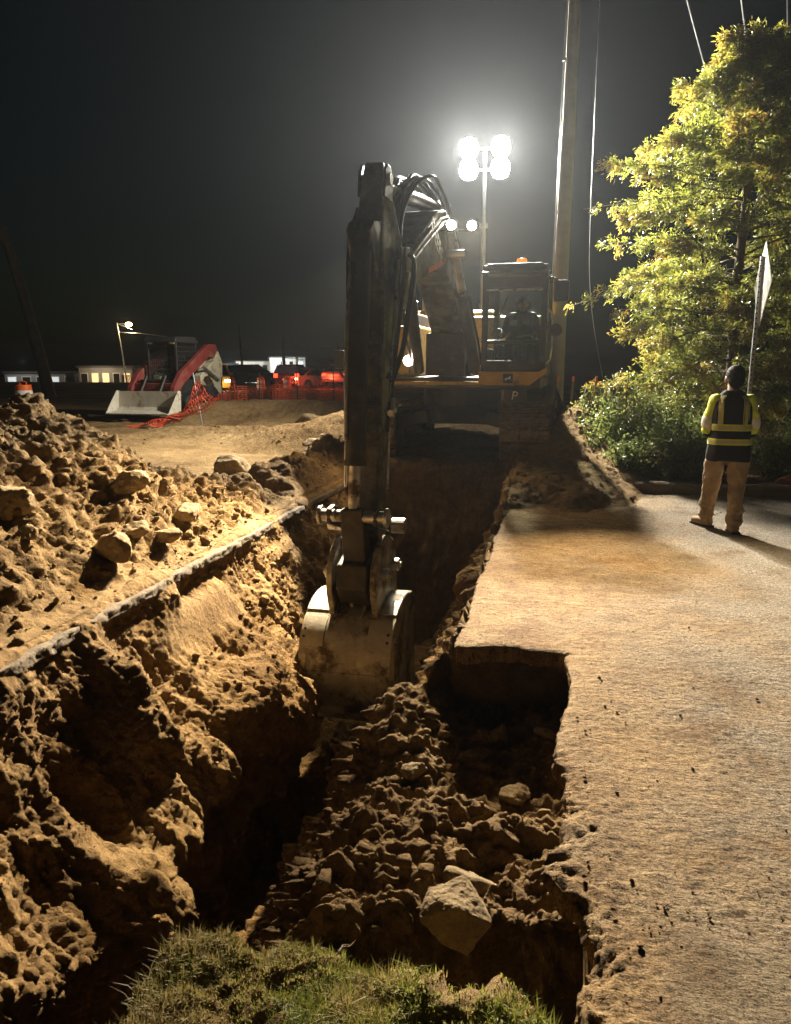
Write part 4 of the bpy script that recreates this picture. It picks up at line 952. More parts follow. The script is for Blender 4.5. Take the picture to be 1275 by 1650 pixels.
prob *= 1-0.95*np.exp(-(((gp[:, 0]+0.80)/0.10)**2+((gp[:, 1]-1.92)/0.09)**2)**2)
NB = 46000
ii = rs.choice(len(gp), NB, p=prob/prob.sum()); root = gp[ii]+rs.uniform(-0.01, 0.01, (NB, 3))*np.array([1, 1, 0])
h = rs.uniform(0.015, 0.048, NB)*np.clip(0.85+0.9*tuft[ii], 0.35, 1.7); h[rs.rand(NB) < 0.015] *= 1.7
an = rs.uniform(0, 6.28, NB); bend = rs.uniform(0.2, 1.6, NB)*h
dx_, dy_ = np.cos(an), np.sin(an); w = rs.uniform(0.0014, 0.003, NB); wx_, wy_ = -dy_*w, dx_*w
V = np.zeros((NB, 5, 3))
V[:, 0] = root+np.stack([wx_, wy_, -0.01+0*h], 1); V[:, 1] = root-np.stack([wx_, wy_, 0.01+0*h], 1)
mid = root+np.stack([dx_*bend*0.35, dy_*bend*0.35, h*0.6], 1)
V[:, 2] = mid-np.stack([wx_, wy_, 0*h], 1)*0.8; V[:, 3] = mid+np.stack([wx_, wy_, 0*h], 1)*0.8
V[:, 4] = root+np.stack([dx_*bend, dy_*bend, h], 1)
b5 = (np.arange(NB)*5)[:, None]
Ft = np.concatenate([b5+np.array([0, 1, 2]), b5+np.array([0, 2, 3]), b5+np.array([3, 2, 4])])
gr = np_obj('grass', V.reshape(-1, 3), Ft, 'grass')
tone = np.clip(0.5+0.4*fbm(root[:, 0], root[:, 1], 5.0, 3.5, 2)+rs.normal(0, 0.2, NB)+0.45*sstep(-0.7, -1.1, root[:, 0]), 0, 1)
add_attr(gr.data, 'tone', np.repeat(tone, 5))
tag(gr, 'rough yellow green grass on the near bank', None, None, 'stuff')
# ---- roots hanging out of the bank and wall
simple('root', (0.20, 0.14, 0.075), 0.8, 0, 0.3, 8)
rt = MB(); rr_ = random.Random(9)
for k in range(46):
    if k < 28: x0, y0 = rr_.uniform(-1.3, -0.3), 0; y0 = 2.36-0.30*(x0+1.2)+0.06; z0 = _near_z(_bm, x0, y0)
    else:
        p_ = pw[rr_.randrange(len(pw))]; x0, y0, z0 = float(p_[0]), float(p_[1]), float(p_[2])
    L_ = rr_.uniform(0.06, 0.2); a = rr_.uniform(0.6, 2.4); pts = [(x0, y0, z0)]
    for j in range(4):
        x0 += L_/4*math.cos(a)+rr_.uniform(-.01, .01); y0 += L_/4*math.sin(a)+rr_.uniform(-.01, .01); z0 += L_/4*rr_.uniform(-0.9, 0.35); pts.append((x0, y0, z0))
    rt.tube(pts, [0.0035, 0.001], 5, 1)
rt = rt.build('roots', 'root', None, smooth=True); tag(rt, 'thin pale roots hanging from the cut soil', None, None, 'stuff')

# ================================================================== TREE AND SHRUBS
def leaf_mat(name, stops, trans=0.35):
    m, n, l, p = new_mat(name)
    at = n.new('ShaderNodeAttribute'); at.attribute_name = 'tone'
    c = _ramp(n, l, at.outputs['Fac'], stops)
    l.new(c, p.inputs['Base Color']); p.inputs['Roughness'].default_value = 0.38
    tl = n.new('ShaderNodeBsdfTranslucent'); l.new(c, tl.inputs[0]); ms = n.new('ShaderNodeMixShader'); ms.inputs[0].default_value = trans
    out_ = [x for x in n if x.type == 'OUTPUT_MATERIAL'][0]; l.new(p.outputs[0], ms.inputs[1]); l.new(tl.outputs[0], ms.inputs[2]); l.new(ms.outputs[0], out_.inputs[0])
leaf_mat('oak_leaf', [(0.0, (0.08, 0.11, 0.02)), (0.4, (0.2, 0.22, 0.035)), (0.68, (0.32, 0.28, 0.05)), (0.86, (0.33, 0.2, 0.05)), (1.0, (0.3, 0.13, 0.04))], 0.48)
leaf_mat('shrub_leaf', [(0.0, (0.06, 0.10, 0.025)), (0.5, (0.16, 0.2, 0.05)), (0.85, (0.27, 0.26, 0.09)), (1.0, (0.33, 0.27, 0.12))], 0.5)
simple('bark', (0.10, 0.075, 0.05), 0.9, 0, 0.4, 6, 0.6, 25)
def leaves(name, pos, dirs, length, width, tone, mat, parent, rs):
    """each leaf a bent diamond of two triangles"""
    N_ = len(pos); d = dirs/np.linalg.norm(dirs, axis=1)[:, None]
    r_ = rs.normal(size=(N_, 3)); s = np.cross(d, r_); s /= np.linalg.norm(s, axis=1)[:, None]; nn = np.cross(d, s)
    L = (length*rs.uniform(0.45, 1.4, N_))[:, None]; Wd = (width*rs.uniform(0.7, 1.2, N_))[:, None]
    V = np.zeros((N_, 4, 3)); V[:, 0] = pos; V[:, 1] = pos+d*L*0.5+s*Wd*0.5+nn*L*0.05; V[:, 2] = pos+d*L-nn*L*0.08; V[:, 3] = pos+d*L*0.5-s*Wd*0.5+nn*L*0.05
    b = (np.arange(N_)*4)[:, None]
    o = np_obj(name, V.reshape(-1, 3), np.concatenate([b+np.array([0, 1, 2]), b+np.array([0, 2, 3])]), mat, parent)
    add_attr(o.data, 'tone', np.repeat(np.clip(tone, 0, 1), 4)); return o
rs = np.random.RandomState(21)
tr = empty('oak_tree', (2.88, 14.5, 0.1), 0, 'tall young tree with yellow green leaves turning rusty, lit from the left', 'tree')
trunk = MB(); trunk.tube([(0, 0, -0.1), (0.02, 0.0, 1.2), (-0.02, 0.03, 3), (0.03, 0, 4.6), (0, 0, 5.8), (0.02, 0, 6.8)], [0.13, 0.025], 10, 2); trunk.build('trunk', 'bark', tr, smooth=True)
Lh = lambda h: float(np.interp(h, [0.8, 1.6, 3.0, 4.4, 5.5, 6.2, 6.9], [1.5, 2.2, 2.75, 2.45, 1.6, 0.95, 0.25]))
lim = MB(); LP, LD, LT = [], [], []
for k in range(150):
    h = 0.85+5.85*(k/149)**0.92+rs.uniform(-0.1, 0.1); az = k*2.39996+rs.uniform(-0.3, 0.3)
    L_ = Lh(h)*rs.uniform(0.6, 1.12)
    if rs.rand() < 0.12: L_ *= 1.22
    up = rs.uniform(-0.08, 0.5)*(0.4+h/8)
    u = np.array([math.cos(az), math.sin(az), 0]); pts = []
    for j in range(6):
        t = j/5; pts.append(np.array([0, 0, h])+u*L_*t+np.array([0, 0, up*L_*t-0.16*L_*t*t])+rs.normal(0, 0.03, 3)*t)
    lim.tube(pts, [0.028*(1-h/11), 0.005], 5)
    for j in range(30):
        t = rs.uniform(0.18, 1.0)**0.8; i = min(int(t*5), 4); base = pts[i]+(pts[i+1]-pts[i])*(t*5-i)
        side = np.cross(u, [0, 0, 1])*rs.choice([-1, 1]); td = side*rs.uniform(0.4, 1)+u*rs.uniform(0.2, 0.9)+np.array([0, 0, rs.uniform(-0.8, 0.75)]); td /= np.linalg.norm(td)
        tl_ = rs.uniform(0.16, 0.5)*(1.15-0.6*t)
        lim.tube([base, base+td*tl_*0.6, base+td*tl_-np.array([0, 0, 0.04])], [0.006, 0.002], 4)
        m_ = rs.randint(26, 52)
        q = rs.uniform(0.05, 1.0, m_)[:, None]; P_ = base+td*tl_*q-np.array([0, 0, 0.04])*q*q+rs.normal(0, 0.035, (m_, 3))
        D_l = td+rs.normal(0, 0.55, (m_, 3))+np.array([0, 0, -0.25])
        LP.append(P_); LD.append(D_l)
        LT.append(0.38+0.2*rs.normal(0, 1, m_)*0.6+0.27*(t > 0.82)*(rs.rand() < 0.75)+0.22*sstep(6.0, 7.4, h)+0.12*rs.normal()*0.6)
lim.build('limbs', 'bark', tr)
leaves('crown', np.concatenate(LP), np.concatenate(LD), 0.08, 0.023, np.concatenate(LT), 'oak_leaf', tr, rs)
def shrub(x, y, z, rx, ry, h, nl, label, seed, tone=0.45, ll=0.058, low=False):
    rs = np.random.RandomState(seed); e = empty('shrub', (x, y, z), 0, label, 'shrub', 'shrubs behind the kerb')
    st = MB(); P_, D_s, T_ = [], [], []
    ns = 34
    for k in range(ns):
        az = k*2.39996; rr = math.sqrt((k+0.5)/ns); tip = np.array([rx*rr*math.cos(az), ry*rr*math.sin(az), h*(1-0.55*rr**2)*rs.uniform(0.75, 1.1)])
        b0 = np.array([tip[0]*0.25, tip[1]*0.25, 0]); mid = b0*0.4+tip*0.6+np.array([0, 0, 0.08*h]); st.tube([b0, mid, tip], [0.008, 0.003], 4)
        m_ = nl//ns
        for cl in range(5):
            q = rs.uniform(0.35, 1.02); c0 = b0+(tip-b0)*q+rs.normal(0, 0.07, 3)*np.array([rx, ry, h])*1.3
            mm = m_//5; P_.append(c0+rs.normal(0, 1, (mm, 3))*np.array([0.085*rx, 0.085*ry, 0.08*h])*1.25)
            D_s.append((tip-b0)*0.5+rs.normal(0, 0.7, (mm, 3))); T_.append(tone+0.13*rs.normal()+0.16*rs.normal(0, 1, mm))
    st.build('stems', 'bark', e)
    P_ = np.concatenate(P_); P_[:, 2] = np.maximum(P_[:, 2], 0.03)
    leaves('foliage', P_, np.concatenate(D_s), ll, ll*0.55, np.concatenate(T_), 'shrub_leaf', e, rs); return e
shrub(1.15, 13.1, 0.2, 0.85, 0.7, 1.28, 9000, 'tallest leafy shrub beside the spoil heap, its left side brightly lit', 1, 0.5)
shrub(1.75, 12.15, 0.1, 0.75, 0.45, 0.88, 8000, 'dark dense shrub overhanging the kerb in front of the tall one', 2, 0.38)
shrub(2.3, 12.5, 0.1, 0.55, 0.5, 0.95, 6000, 'grey green shrub directly left of the standing worker', 3, 0.55)
shrub(3.25, 12.6, 0.1, 0.7, 0.5, 0.8, 6000, 'shrub at the right edge behind the worker', 4, 0.6)
shrub(1.0, 12.05, 0.1, 0.35, 0.35, 0.55, 3200, 'small low shrub at the left end of the kerb', 5, 0.45)
shrub(0.62, 13.9, 0.85, 0.45, 0.4, 0.42, 2600, 'sparse weedy bush on top of the spoil heap', 6, 0.7)
shrub(2.0, 14.2, 0.1, 0.7, 0.6, 0.95, 4500, 'shaded shrub beneath the tree crown', 7, 0.35)
for j, (x, y, s_, lb) in enumerate(((1.55, 11.62, 0.22, 'tiny seedling sprouting at the kerb chip'),)):
    e = empty('weed', (x, y, 0.1), 0, lb, 'weed'); rs2 = np.random.RandomState(50+j)
    st = MB(); st.tube([(0, 0, -0.02), (0.01, 0, 0.1), (0, 0.01, s_)], 0.004, 5); st.build('stem', 'bark', e)
    P_ = np.stack([rs2.normal(0, 0.03, 80), rs2.normal(0, 0.03, 80), rs2.uniform(0.02, s_, 80)], 1); leaves('foliage', P_, rs2.normal(0, 1, (80, 3)), 0.05, 0.02, np.full(80, 0.8), 'shrub_leaf', e, rs2)
v, f = stone_verts(77, 3, 9, (0.14, 0.12, 0.1), 0.06); simple('red_stone', (0.34, 0.13, 0.06), 0.9, 0, 0.3, 6)
o = np_obj('stone', v, f, 'red_stone'); o.location = (3.2, 11.75, 0.16); tag(o, 'reddish stone on the planting bed behind the worker', 'stone')

# ================================================================== POLES, SIGN, WIRES
simple('pole_wood', (0.14, 0.125, 0.1), 0.85, 0, 0.3, 2.0, 0.4, 20)
up_ = empty('utility_pole', (-0.04, 15.5, 0), 0, 'tall wooden utility pole rising behind the excavator cab', 'utility pole')
b = MB(); b.tube([(-0.08, 0, -0.3), (-0.05, 0, 3), (0.0, 0.0, 7), (0.05, 0, 11)], [0.165, 0.085], 16); b.build('pole', 'pole_wood', up_, smooth=True)
b = MB(); b.tube([(-0.235, -0.03, 0.3), (-0.2, -0.03, 3), (-0.135, 0, 7), (-0.05, 0, 11)], 0.018, 8); b.build('conduit', 'galv', up_, smooth=True)
b = MB(); b.box((0.05, 0, 10.4), (2.2, 0.1, 0.12)); b.build('crossarm', 'pole_wood', up_)
for z in (2.2, 4.6, 7.2):
    b = MB(); b.box((-0.2+0.012*z, -0.03, z), (0.1, 0.06, 0.04)); b.build('bracket', 'galv', up_)
def wire(name, pts, r, label, cat, group=None, mat='galv'):
    b = MB(); b.tube(pts, r, 6, 3); o = b.build(name, mat, None, smooth=True); return tag(o, label, cat, group)
wire('guy_wire', [(0.45, 17.5, 9.5), (0.45, 17.5, 5), (0.5, 17.5, 3.2), (0.9, 17.6, 1.4), (1.25, 17.6, 0.1)], 0.0045, 'thin slack cable hanging between the pole and the tree', 'cable')
dv = Vector((math.sin(R(15)), math.cos(R(15)), 0))
for i, (x, y, z, lb) in enumerate(((1.35, 13.0, 7.6, 'lowest overhead line running behind the tree'), (2.1, 13.0, 7.9, 'middle overhead line running behind the tree'), (2.75, 13.0, 8.6, 'highest overhead line running into the treetop'))):
    p0 = Vector((x, y, z)); pts = [p0+dv*t+Vector((0, 0, 0.0009*(t-22)**2-0.43)) for t in (-30, -10, 5, 20, 40, 70)]
    wire('overhead_line', pts, 0.011, lb, 'cable', 'overhead lines')
sg = empty('road_sign', (2.42, 10.95, 0.0), 0, 'pale diamond road sign seen almost edge on, on a perforated post', 'sign')
b = MB(); z = 0.0
post = MB(); post.box((0.0, 0, 1.55), (0.045, 0.045, 3.2), (0, R(0.6), 0)); post.build('post', 'galv', sg, 0.004)
for k in range(44):
    b = MB(); b.cyl((0.0, -0.0245, 0.3+k*0.065), (0.0, -0.0255, 0.3+k*0.065), 0.011, n=8); b.build('hole', 'dark_metal', sg)
simple('sign_white', (0.75, 0.75, 0.72), 0.45, 0.1, 0.06, 3)
Ms = Matrix.Translation((0.04, -0.035, 2.80)) @ Matrix.Rotation(R(88), 4, 'Z')
b = MB(Ms); b.prism([(0, -0.53), (0.53, 0), (0, 0.53), (-0.53, 0)], -0.004, 0.004, 'y'); b.build('sign_plate', 'sign_white', sg, 0.0)
for zz in (2.6, 2.98):
    b = MB(); b.cyl((0.0, -0.03, zz), (0.06, -0.045, zz), 0.012, n=6); b.build('bolt', 'galv', sg)
# silt fence on the spoil heap
simple('black_fabric', (0.035, 0.035, 0.038), 0.6, 0, 0.3, 5, 0.3, 12)
simple('stake_wood', (0.34, 0.24, 0.13), 0.85, 0, 0.3, 6); simple('orange_tip', (0.75, 0.22, 0.05), 0.7, 0, 0.15, 6)
sf = empty('silt_fence', (0.2, 15.1, 0.9), 0, 'sagging black silt fence on wooden stakes beside the pole', 'fence')
for x in (-0.28, 0.0, 0.42):
    b = MB(); b.box((x, 0, 0.2), (0.04, 0.04, 0.8), (0, R(3), 0)); s_ = b.build('stake', 'stake_wood', sf)
    b = MB(); b.box((x+0.022, 0, 0.63), (0.043, 0.043, 0.1), (0, R(3), 0)); b.build('painted_tip', 'orange_tip', s_)
u_ = np.linspace(-0.3, 0.95, 60); w_ = np.linspace(0, 1, 24); UU, WW = np.meshgrid(u_, w_, indexing='ij')
topz = 0.5-0.42*np.abs(np.sin((UU+0.28)*math.pi/0.55))**0.8*(UU < 0.45)-0.5*np.clip(UU-0.42, 0, None)
SV = np.stack([UU, -0.05-0.16*WW*np.sin(UU*9)-0.06*fbm(UU, WW, 0.0, 4, 3), topz*(1-WW)-0.22*WW], -1)
o = np_obj('fabric', SV.reshape(-1, 3), grid_faces(60, 24), 'black_fabric', sf); md = o.modifiers.new('t', 'SOLIDIFY'); md.thickness = 0.006

# ================================================================== PEOPLE
simple('skin', (0.42, 0.24, 0.15), 0.55, 0, 0.12, 10)
simple('hair_black', (0.008, 0.007, 0.006), 0.7, 0, 0.4, 30, 0.6, 60, 0.1)
simple('vest_black', (0.014, 0.014, 0.016), 0.85, 0, 0.3, 12, 0.2, 30, 0.15)
simple('hiviz', (0.52, 0.62, 0.04), 0.7, 0, 0.12, 9, 0.15, 25)
simple('reflective', (0.40, 0.38, 0.17), 0.5, 0, 0.12, 20)
simple('silver_tape', (0.7, 0.7, 0.66), 0.45, 0.0, 0.12, 20)
simple('khaki', (0.30, 0.21, 0.12), 0.9, 0, 0.2, 7, 0.35, 16)
simple('boot_tan', (0.33, 0.22, 0.12), 0.8, 0, 0.25, 9, 0.3, 20)
simple('jacket_dark', (0.02, 0.02, 0.024), 0.8, 0, 0.3, 9, 0.2, 20)
def sph(b, c, r, n=12):
    r = (r,)*3 if isinstance(r, (int, float)) else r
    rings = []
    for i in range(1, n):
        a = math.pi*i/n; rings.append([(c[0]+r[0]*math.sin(a)*math.cos(2*math.pi*k/(2*n)), c[1]+r[1]*math.sin(a)*math.sin(2*math.pi*k/(2*n)), c[2]+r[2]*math.cos(a)) for k in range(2*n)])
    b.loft(rings)
def limb(b, pts, rad):
    for i in range(len(pts)-1):
        b.cyl(pts[i], pts[i+1], rad[i], rad[i+1], n=18)
    for p_, r_ in zip(pts, rad): sph(b, p_, r_*0.995, 9)
def skin_up(o, voxel, it=4, disp=None):
    r_ = o.modifiers.new('join', 'REMESH'); r_.mode = 'VOXEL'; r_.voxel_size = voxel; r_.use_smooth_shade = True
    s_ = o.modifiers.new('smooth', 'SMOOTH'); s_.factor = 0.5; s_.iterations = it
    if disp:
        t = bpy.data.textures.new('folds', 'CLOUDS'); t.noise_scale = disp[1]; t.noise_depth = 2
        d_ = o.modifiers.new('folds', 'DISPLACE'); d_.texture = t; d_.strength = disp[0]; d_.mid_level = 0.5; d_.texture_coords = 'LOCAL'
    return o
def hand(b, wrist, d, side, palm_n, s=1.0):
    """palm plus five unequal curled fingers. d: pointing direction, side: towards the thumb, palm_n: the way the palm faces"""
    w, d, side, pn = Vector(wrist), Vector(d).normalized(), Vector(side).normalized(), Vector(palm_n).normalized()
    for k in range(4):
        o_ = side*(0.030-0.02*k)*s; limb(b, [w+o_*0.6+d*0.01, w+o_+d*0.085*s], [0.014*s, 0.012*s])
        L_ = (0.074, 0.082, 0.076, 0.06)[k]*s; p0 = w+o_+d*0.09*s; p1 = p0+(d*0.9+pn*0.35).normalized()*L_*0.45; p2 = p1+(d*0.5+pn*0.85).normalized()*L_*0.33; p3 = p2+(pn-d*0.1).normalized()*L_*0.25
        limb(b, [p0, p1, p2, p3], [0.0095*s, 0.009*s, 0.008*s, 0.007*s])
    t0 = w+side*0.028*s+d*0.022*s; t1 = t0+(side*0.8+d*0.7+pn*0.3).normalized()*0.042*s; t2 = t1+(d*0.9+side*0.2+pn*0.4).normalized()*0.032*s
    limb(b, [t0, t1, t2], [0.013*s, 0.0105*s, 0.008*s])
def head(bb, c, f, sc=1.0):
    """head centred at c facing f (+1: +y, -1: -y)"""
    b = MB(Matrix.Translation(c) @ Matrix.Scale(sc, 4)); x = y = z = 0.0
    sph(b, (x, y-0.012*f, z+0.025), (0.076, 0.096, 0.098), 14); sph(b, (x, y+0.03*f, z-0.055), (0.056, 0.062, 0.062), 12); sph(b, (x, y+0.055*f, z-0.095), (0.028, 0.026, 0.022), 8)
    limb(b, [(x, y+0.082*f, z+0.012), (x, y+0.103*f, z-0.028)], [0.010, 0.016])
    for s_ in (-1, 1):
        sph(b, (x+s_*0.078, y-0.008*f, z-0.008), (0.010, 0.022, 0.034), 8); sph(b, (x+s_*0.03, y+0.075*f, z+0.005), (0.018, 0.012, 0.010), 8); sph(b, (x+s_*0.03, y+0.079*f, z+0.028), (0.022, 0.010, 0.007), 8)
    sph(b, (x, y+0.088*f, z-0.062), (0.024, 0.009, 0.006), 8); sph(b, (x, y+0.086*f, z-0.074), (0.022, 0.009, 0.006), 8)
    bb.add(b.v, b.f)
def ring(c, rx, ry, n=36, wr=0.0, ph=0.0, flat=0.0):
    out = []
    for k in range(n):
        a = 2*math.pi*k/n; e = 1+wr*math.sin(5*a+ph)+wr*0.6*math.sin(9*a-ph*1.7)
        ca, sa = math.cos(a), math.sin(a)
        out.append((c[0]+rx*e*math.copysign(abs(ca)**0.85, ca), c[1]+ry*e*math.copysign(abs(sa)**0.85, sa), c[2]))
    return out

# ---- the worker standing on the lot, seen from behind
wk = empty('person', (1.80, 8.86, 0.0), R(-3), 'worker standing on the lot in a black vest with yellow bands, khaki trousers and boots', 'person')
LF, RF = Vector((-0.15, 0.20, 0)), Vector((0.09, -0.12, 0))
b = MB(); head(b, (0.015, 0.06, 1.645), 1, 1.2)
limb(b, [(0.0, 0.02, 1.42), (0.01, 0.045, 1.57)], [0.075, 0.06])
limb(b, [(0, 0, 0.98), (0, 0.0, 1.2), (0, 0.0, 1.38)], [0.14, 0.13, 0.12]); limb(b, [(-0.17, 0, 1.42), (0.17, 0, 1.42)], [0.06, 0.06])
for s_, ft in ((-1, LF), (1, RF)):
    limb(b, [(s_*0.17, 0, 1.42), (s_*0.225, 0.02, 1.13), (s_*0.14, 0.24, 1.05)], [0.055, 0.042, 0.03])
    limb(b, [(s_*0.1, 0, 0.93), ((s_*0.1+ft.x)/2, ft.y/2+0.03, 0.5), (ft.x, ft.y, 0.09)], [0.085, 0.06, 0.045])
    limb(b, [(ft.x, ft.y, 0.05), (ft.x+s_*0.02, ft.y+0.14, 0.04)], [0.04, 0.035])
    hand(b, (s_*0.13, 0.25, 1.05), (-s_*0.75, 0.6, 0.05), (0, 0.3, 1), (-s_*0.2, -0.6, -0.5))
body = skin_up(b.build('body', 'skin', wk), 0.0075, 3)
b = MB(); sph(b, (0.015, 0.036, 1.69), (0.096, 0.116, 0.108), 14); sph(b, (0.018, -0.012, 1.64), (0.084, 0.07, 0.098), 12); skin_up(b.build('hair', 'hair_black', wk), 0.012, 3, (0.006, 0.02))
b = MB()
vz = [(0.80, 0.222, 0.16, 0.022), (0.84, 0.226, 0.165, 0.02), (0.92, 0.218, 0.162, 0.016), (1.02, 0.21, 0.155, 0.014), (1.12, 0.208, 0.15, 0.012), (1.22, 0.21, 0.15, 0.01), (1.32, 0.208, 0.145, 0.008), (1.40, 0.198, 0.13, 0.006), (1.455, 0.165, 0.105, 0.0), (1.50, 0.115, 0.09, 0.0), (1.53, 0.085, 0.085, 0.0)]
vest_at = lambda z: (float(np.interp(z, [q[0] for q in vz], [q[1] for q in vz])), float(np.interp(z, [q[0] for q in vz], [q[2] for q in vz])), float(np.interp(z, [q[0] for q in vz], [q[3] for q in vz])))
rings = []
for z in np.linspace(0.79, 1.53, 40):
    rx, ry, wr = vest_at(z); rings.append([(q[0], q[1], q[2]+(0.018*math.sin(3*math.atan2(q[1], q[0])) if z < 0.83 else 0)) for q in ring((0.0, 0.01, z), rx, ry, 48, wr, z*6)])
b.loft(rings); vest = b.build('vest', 'vest_black', wk, smooth=True)
for z0, z1 in ((1.105, 1.175), (0.955, 1.02)):
    b = MB(); rr = []
    for z in np.linspace(z0, z1, 6):
        rx, ry, wr = vest_at(z); rr.append(ring((0.0, 0.01, z), rx+0.006, ry+0.006, 48, wr, z*6))
    b.loft(rr, cap=False); o = b.build('yellow_band', 'hiviz', vest, smooth=True)
    b = MB(); rr = []
    for z in np.linspace(z0+0.015, z1-0.015, 4):
        rx, ry, wr = vest_at(z); rr.append(ring((0.0, 0.01, z), rx+0.010, ry+0.010, 48, wr, z*6))
    b.loft(rr, cap=False); b.build('reflective_tape', 'reflective', vest, smooth=True)
for s_ in (-1, 1):
    b = MB(); c = MB(); L1, L2 = [], []
    for z in np.linspace(1.17, 1.475, 14):
        rx, ry, wr = vest_at(z); xx = 0.13 if z < 1.43 else 0.13-(z-1.43)*0.5
        xx = min(xx, rx*0.86)
        def py(x): return 0.01-(ry+0.006)*(1-min(0.99, abs(x)/(rx+0.006))**2)**0.5*1.0
        L1.append([(s_*(xx-0.032), py(xx-0.032)-0.003, z), (s_*(xx+0.032), py(xx+0.032)-0.003, z), (s_*(xx+0.032), py(xx+0.032)+0.012, z), (s_*(xx-0.032), py(xx-0.032)+0.012, z)])
        L2.append([(s_*(xx-0.018), py(xx-0.018)-0.007, z), (s_*(xx+0.018), py(xx+0.018)-0.007, z), (s_*(xx+0.018), py(xx+0.018)+0.008, z), (s_*(xx-0.018), py(xx-0.018)+0.008, z)])
    b.loft(L1); b.build('yellow_band', 'hiviz', vest); c.loft(L2); c.build('reflective_tape', 'reflective', vest)
for s_ in (-1, 1):
    b = MB(); limb(b, [(s_*0.165, 0.0, 1.425), (s_*0.215, 0.02, 1.25), (s_*0.23, 0.03, 1.12), (s_*0.22, 0.09, 1.085)], [0.07, 0.066, 0.062, 0.056])
    sl = skin_up(b.build('sleeve', 'hiviz', wk), 0.011, 3, (0.022, 0.07))
    b = MB(); limb(b, [(s_*0.222, 0.025, 1.215), (s_*0.227, 0.028, 1.165)], [0.073, 0.072]); skin_up(b.build('reflective_tape', 'silver_tape', sl), 0.012, 1)
    b = MB(); limb(b, [(s_*0.22, 0.06, 1.075), (s_*0.16, 0.22, 1.05)], [0.054, 0.04]); skin_up(b.build('cuff', 'vest_black', sl), 0.011, 2, (0.012, 0.05))
b = MB(); sph(b, (0, 0.0, 0.93), (0.19, 0.145, 0.13), 14)
for s_, ft in ((-1, LF), (1, RF)):
    k_ = Vector(((s_*0.11+ft.x)/2, ft.y/2+0.03, 0.5))
    limb(b, [(s_*0.108, 0, 0.88), (k_.x*0.9+s_*0.012, k_.y*0.7, 0.66), (k_.x, k_.y, 0.5), (ft.x, ft.y+0.0, 0.28), (ft.x, ft.y, 0.13)], [0.118, 0.104, 0.09, 0.082, 0.078])
    for zz, rr in ((0.25, 0.088), (0.19, 0.086), (0.14, 0.088)):
        sph(b, (ft.x, ft.y, zz), (rr+0.004, rr+0.004, 0.03), 10)
skin_up(b.build('trousers', 'khaki', wk), 0.0105, 3, (0.042, 0.1))
for s_, ft in ((-1, LF), (1, RF)):
    ang = R(38) if s_ < 0 else R(4)
    dd = Vector((-math.sin(ang), math.cos(ang), 0))
    b = MB(); limb(b, [ft+Vector((0, 0, 0.14)), ft+Vector((0, 0, 0.06))-dd*0.03], [0.062, 0.055]); limb(b, [ft+Vector((0, 0, 0.055))-dd*0.04, ft+dd*0.09+Vector((0, 0, 0.05)), ft+dd*0.17+Vector((0, 0, 0.045))], [0.05, 0.052, 0.046])
    bo = skin_up(b.build('boot', 'boot_tan', wk), 0.009, 3)
    b = MB(); b.loft([[(ft.x+dd.x*a_-dd.y*w_, ft.y+dd.y*a_+dd.x*w_, z) for a_, w_ in ((-0.1, -0.035), (-0.1, 0.035), (0.0, 0.045), (0.12, 0.052), (0.215, 0.035), (0.215, -0.035), (0.12, -0.052), (0.0, -0.045))] for z in (0.004, 0.026)]); b.build('sole', 'rubber', bo, 0.004)

# ---- operator sitting in the cab, facing the camera
op = empty('person', tuple(ex.matrix_basis @ (S @ Vector((1.13, -0.86, 1.86)))) if False else tuple(Vector((-1.8, 14.3, 0.2))+(S @ Vector((1.13, -0.86, 1.86)))), R(-1.8), 'excavator operator in a dark jacket with pale bands, seated in the cab', 'person')
b = MB(); head(b, (0.03, -0.03, 0.72), -1)
limb(b, [(0, 0.03, 0.5), (0.02, 0.0, 0.63)], [0.07, 0.06]); limb(b, [(0, 0.08, 0.1), (0, 0.05, 0.3), (0, 0.04, 0.46)], [0.14, 0.14, 0.12]); limb(b, [(-0.19, 0.03, 0.49), (0.19, 0.03, 0.49)], [0.06, 0.06])
for s_ in (-1, 1):
    limb(b, [(s_*0.2, 0.03, 0.49), (s_*0.29, -0.08, 0.24), (s_*0.31, -0.32, 0.2)], [0.055, 0.042, 0.03])
    limb(b, [(s_*0.1, 0.05, 0.06), (s_*0.15, -0.38, 0.1), (s_*0.15, -0.45, -0.26)], [0.085, 0.065, 0.045]); limb(b, [(s_*0.15, -0.45, -0.3), (s_*0.15, -0.6, -0.31)], [0.04, 0.035])
    hand(b, (s_*0.31, -0.32, 0.2), (0, -0.85, 0.25), (-s_*0.5, 0, 0.9), (-s_*0.6, -0.2, -0.6))
skin_up(b.build('body', 'skin', op), 0.009, 3)
b = MB(); sph(b, (0.03, -0.02, 0.765), (0.088, 0.108, 0.085), 12); limb(b, [(0.03, -0.09, 0.765), (0.03, -0.15, 0.755)], [0.04, 0.02]); skin_up(b.build('cap', 'jacket_dark', op), 0.012, 3)
b = MB(); limb(b, [(0, 0.08, 0.1), (0, 0.05, 0.3), (0, 0.04, 0.45)], [0.19, 0.2, 0.17]); limb(b, [(-0.18, 0.03, 0.48), (0.18, 0.03, 0.48)], [0.085, 0.085]); limb(b, [(0, 0.03, 0.5), (0.02, 0.02, 0.59)], [0.1, 0.085])
for s_ in (-1, 1): limb(b, [(s_*0.2, 0.03, 0.48), (s_*0.29, -0.08, 0.25), (s_*0.31, -0.27, 0.205)], [0.085, 0.07, 0.05])
jk = skin_up(b.build('jacket', 'jacket_dark', op), 0.014, 3, (0.02, 0.08))
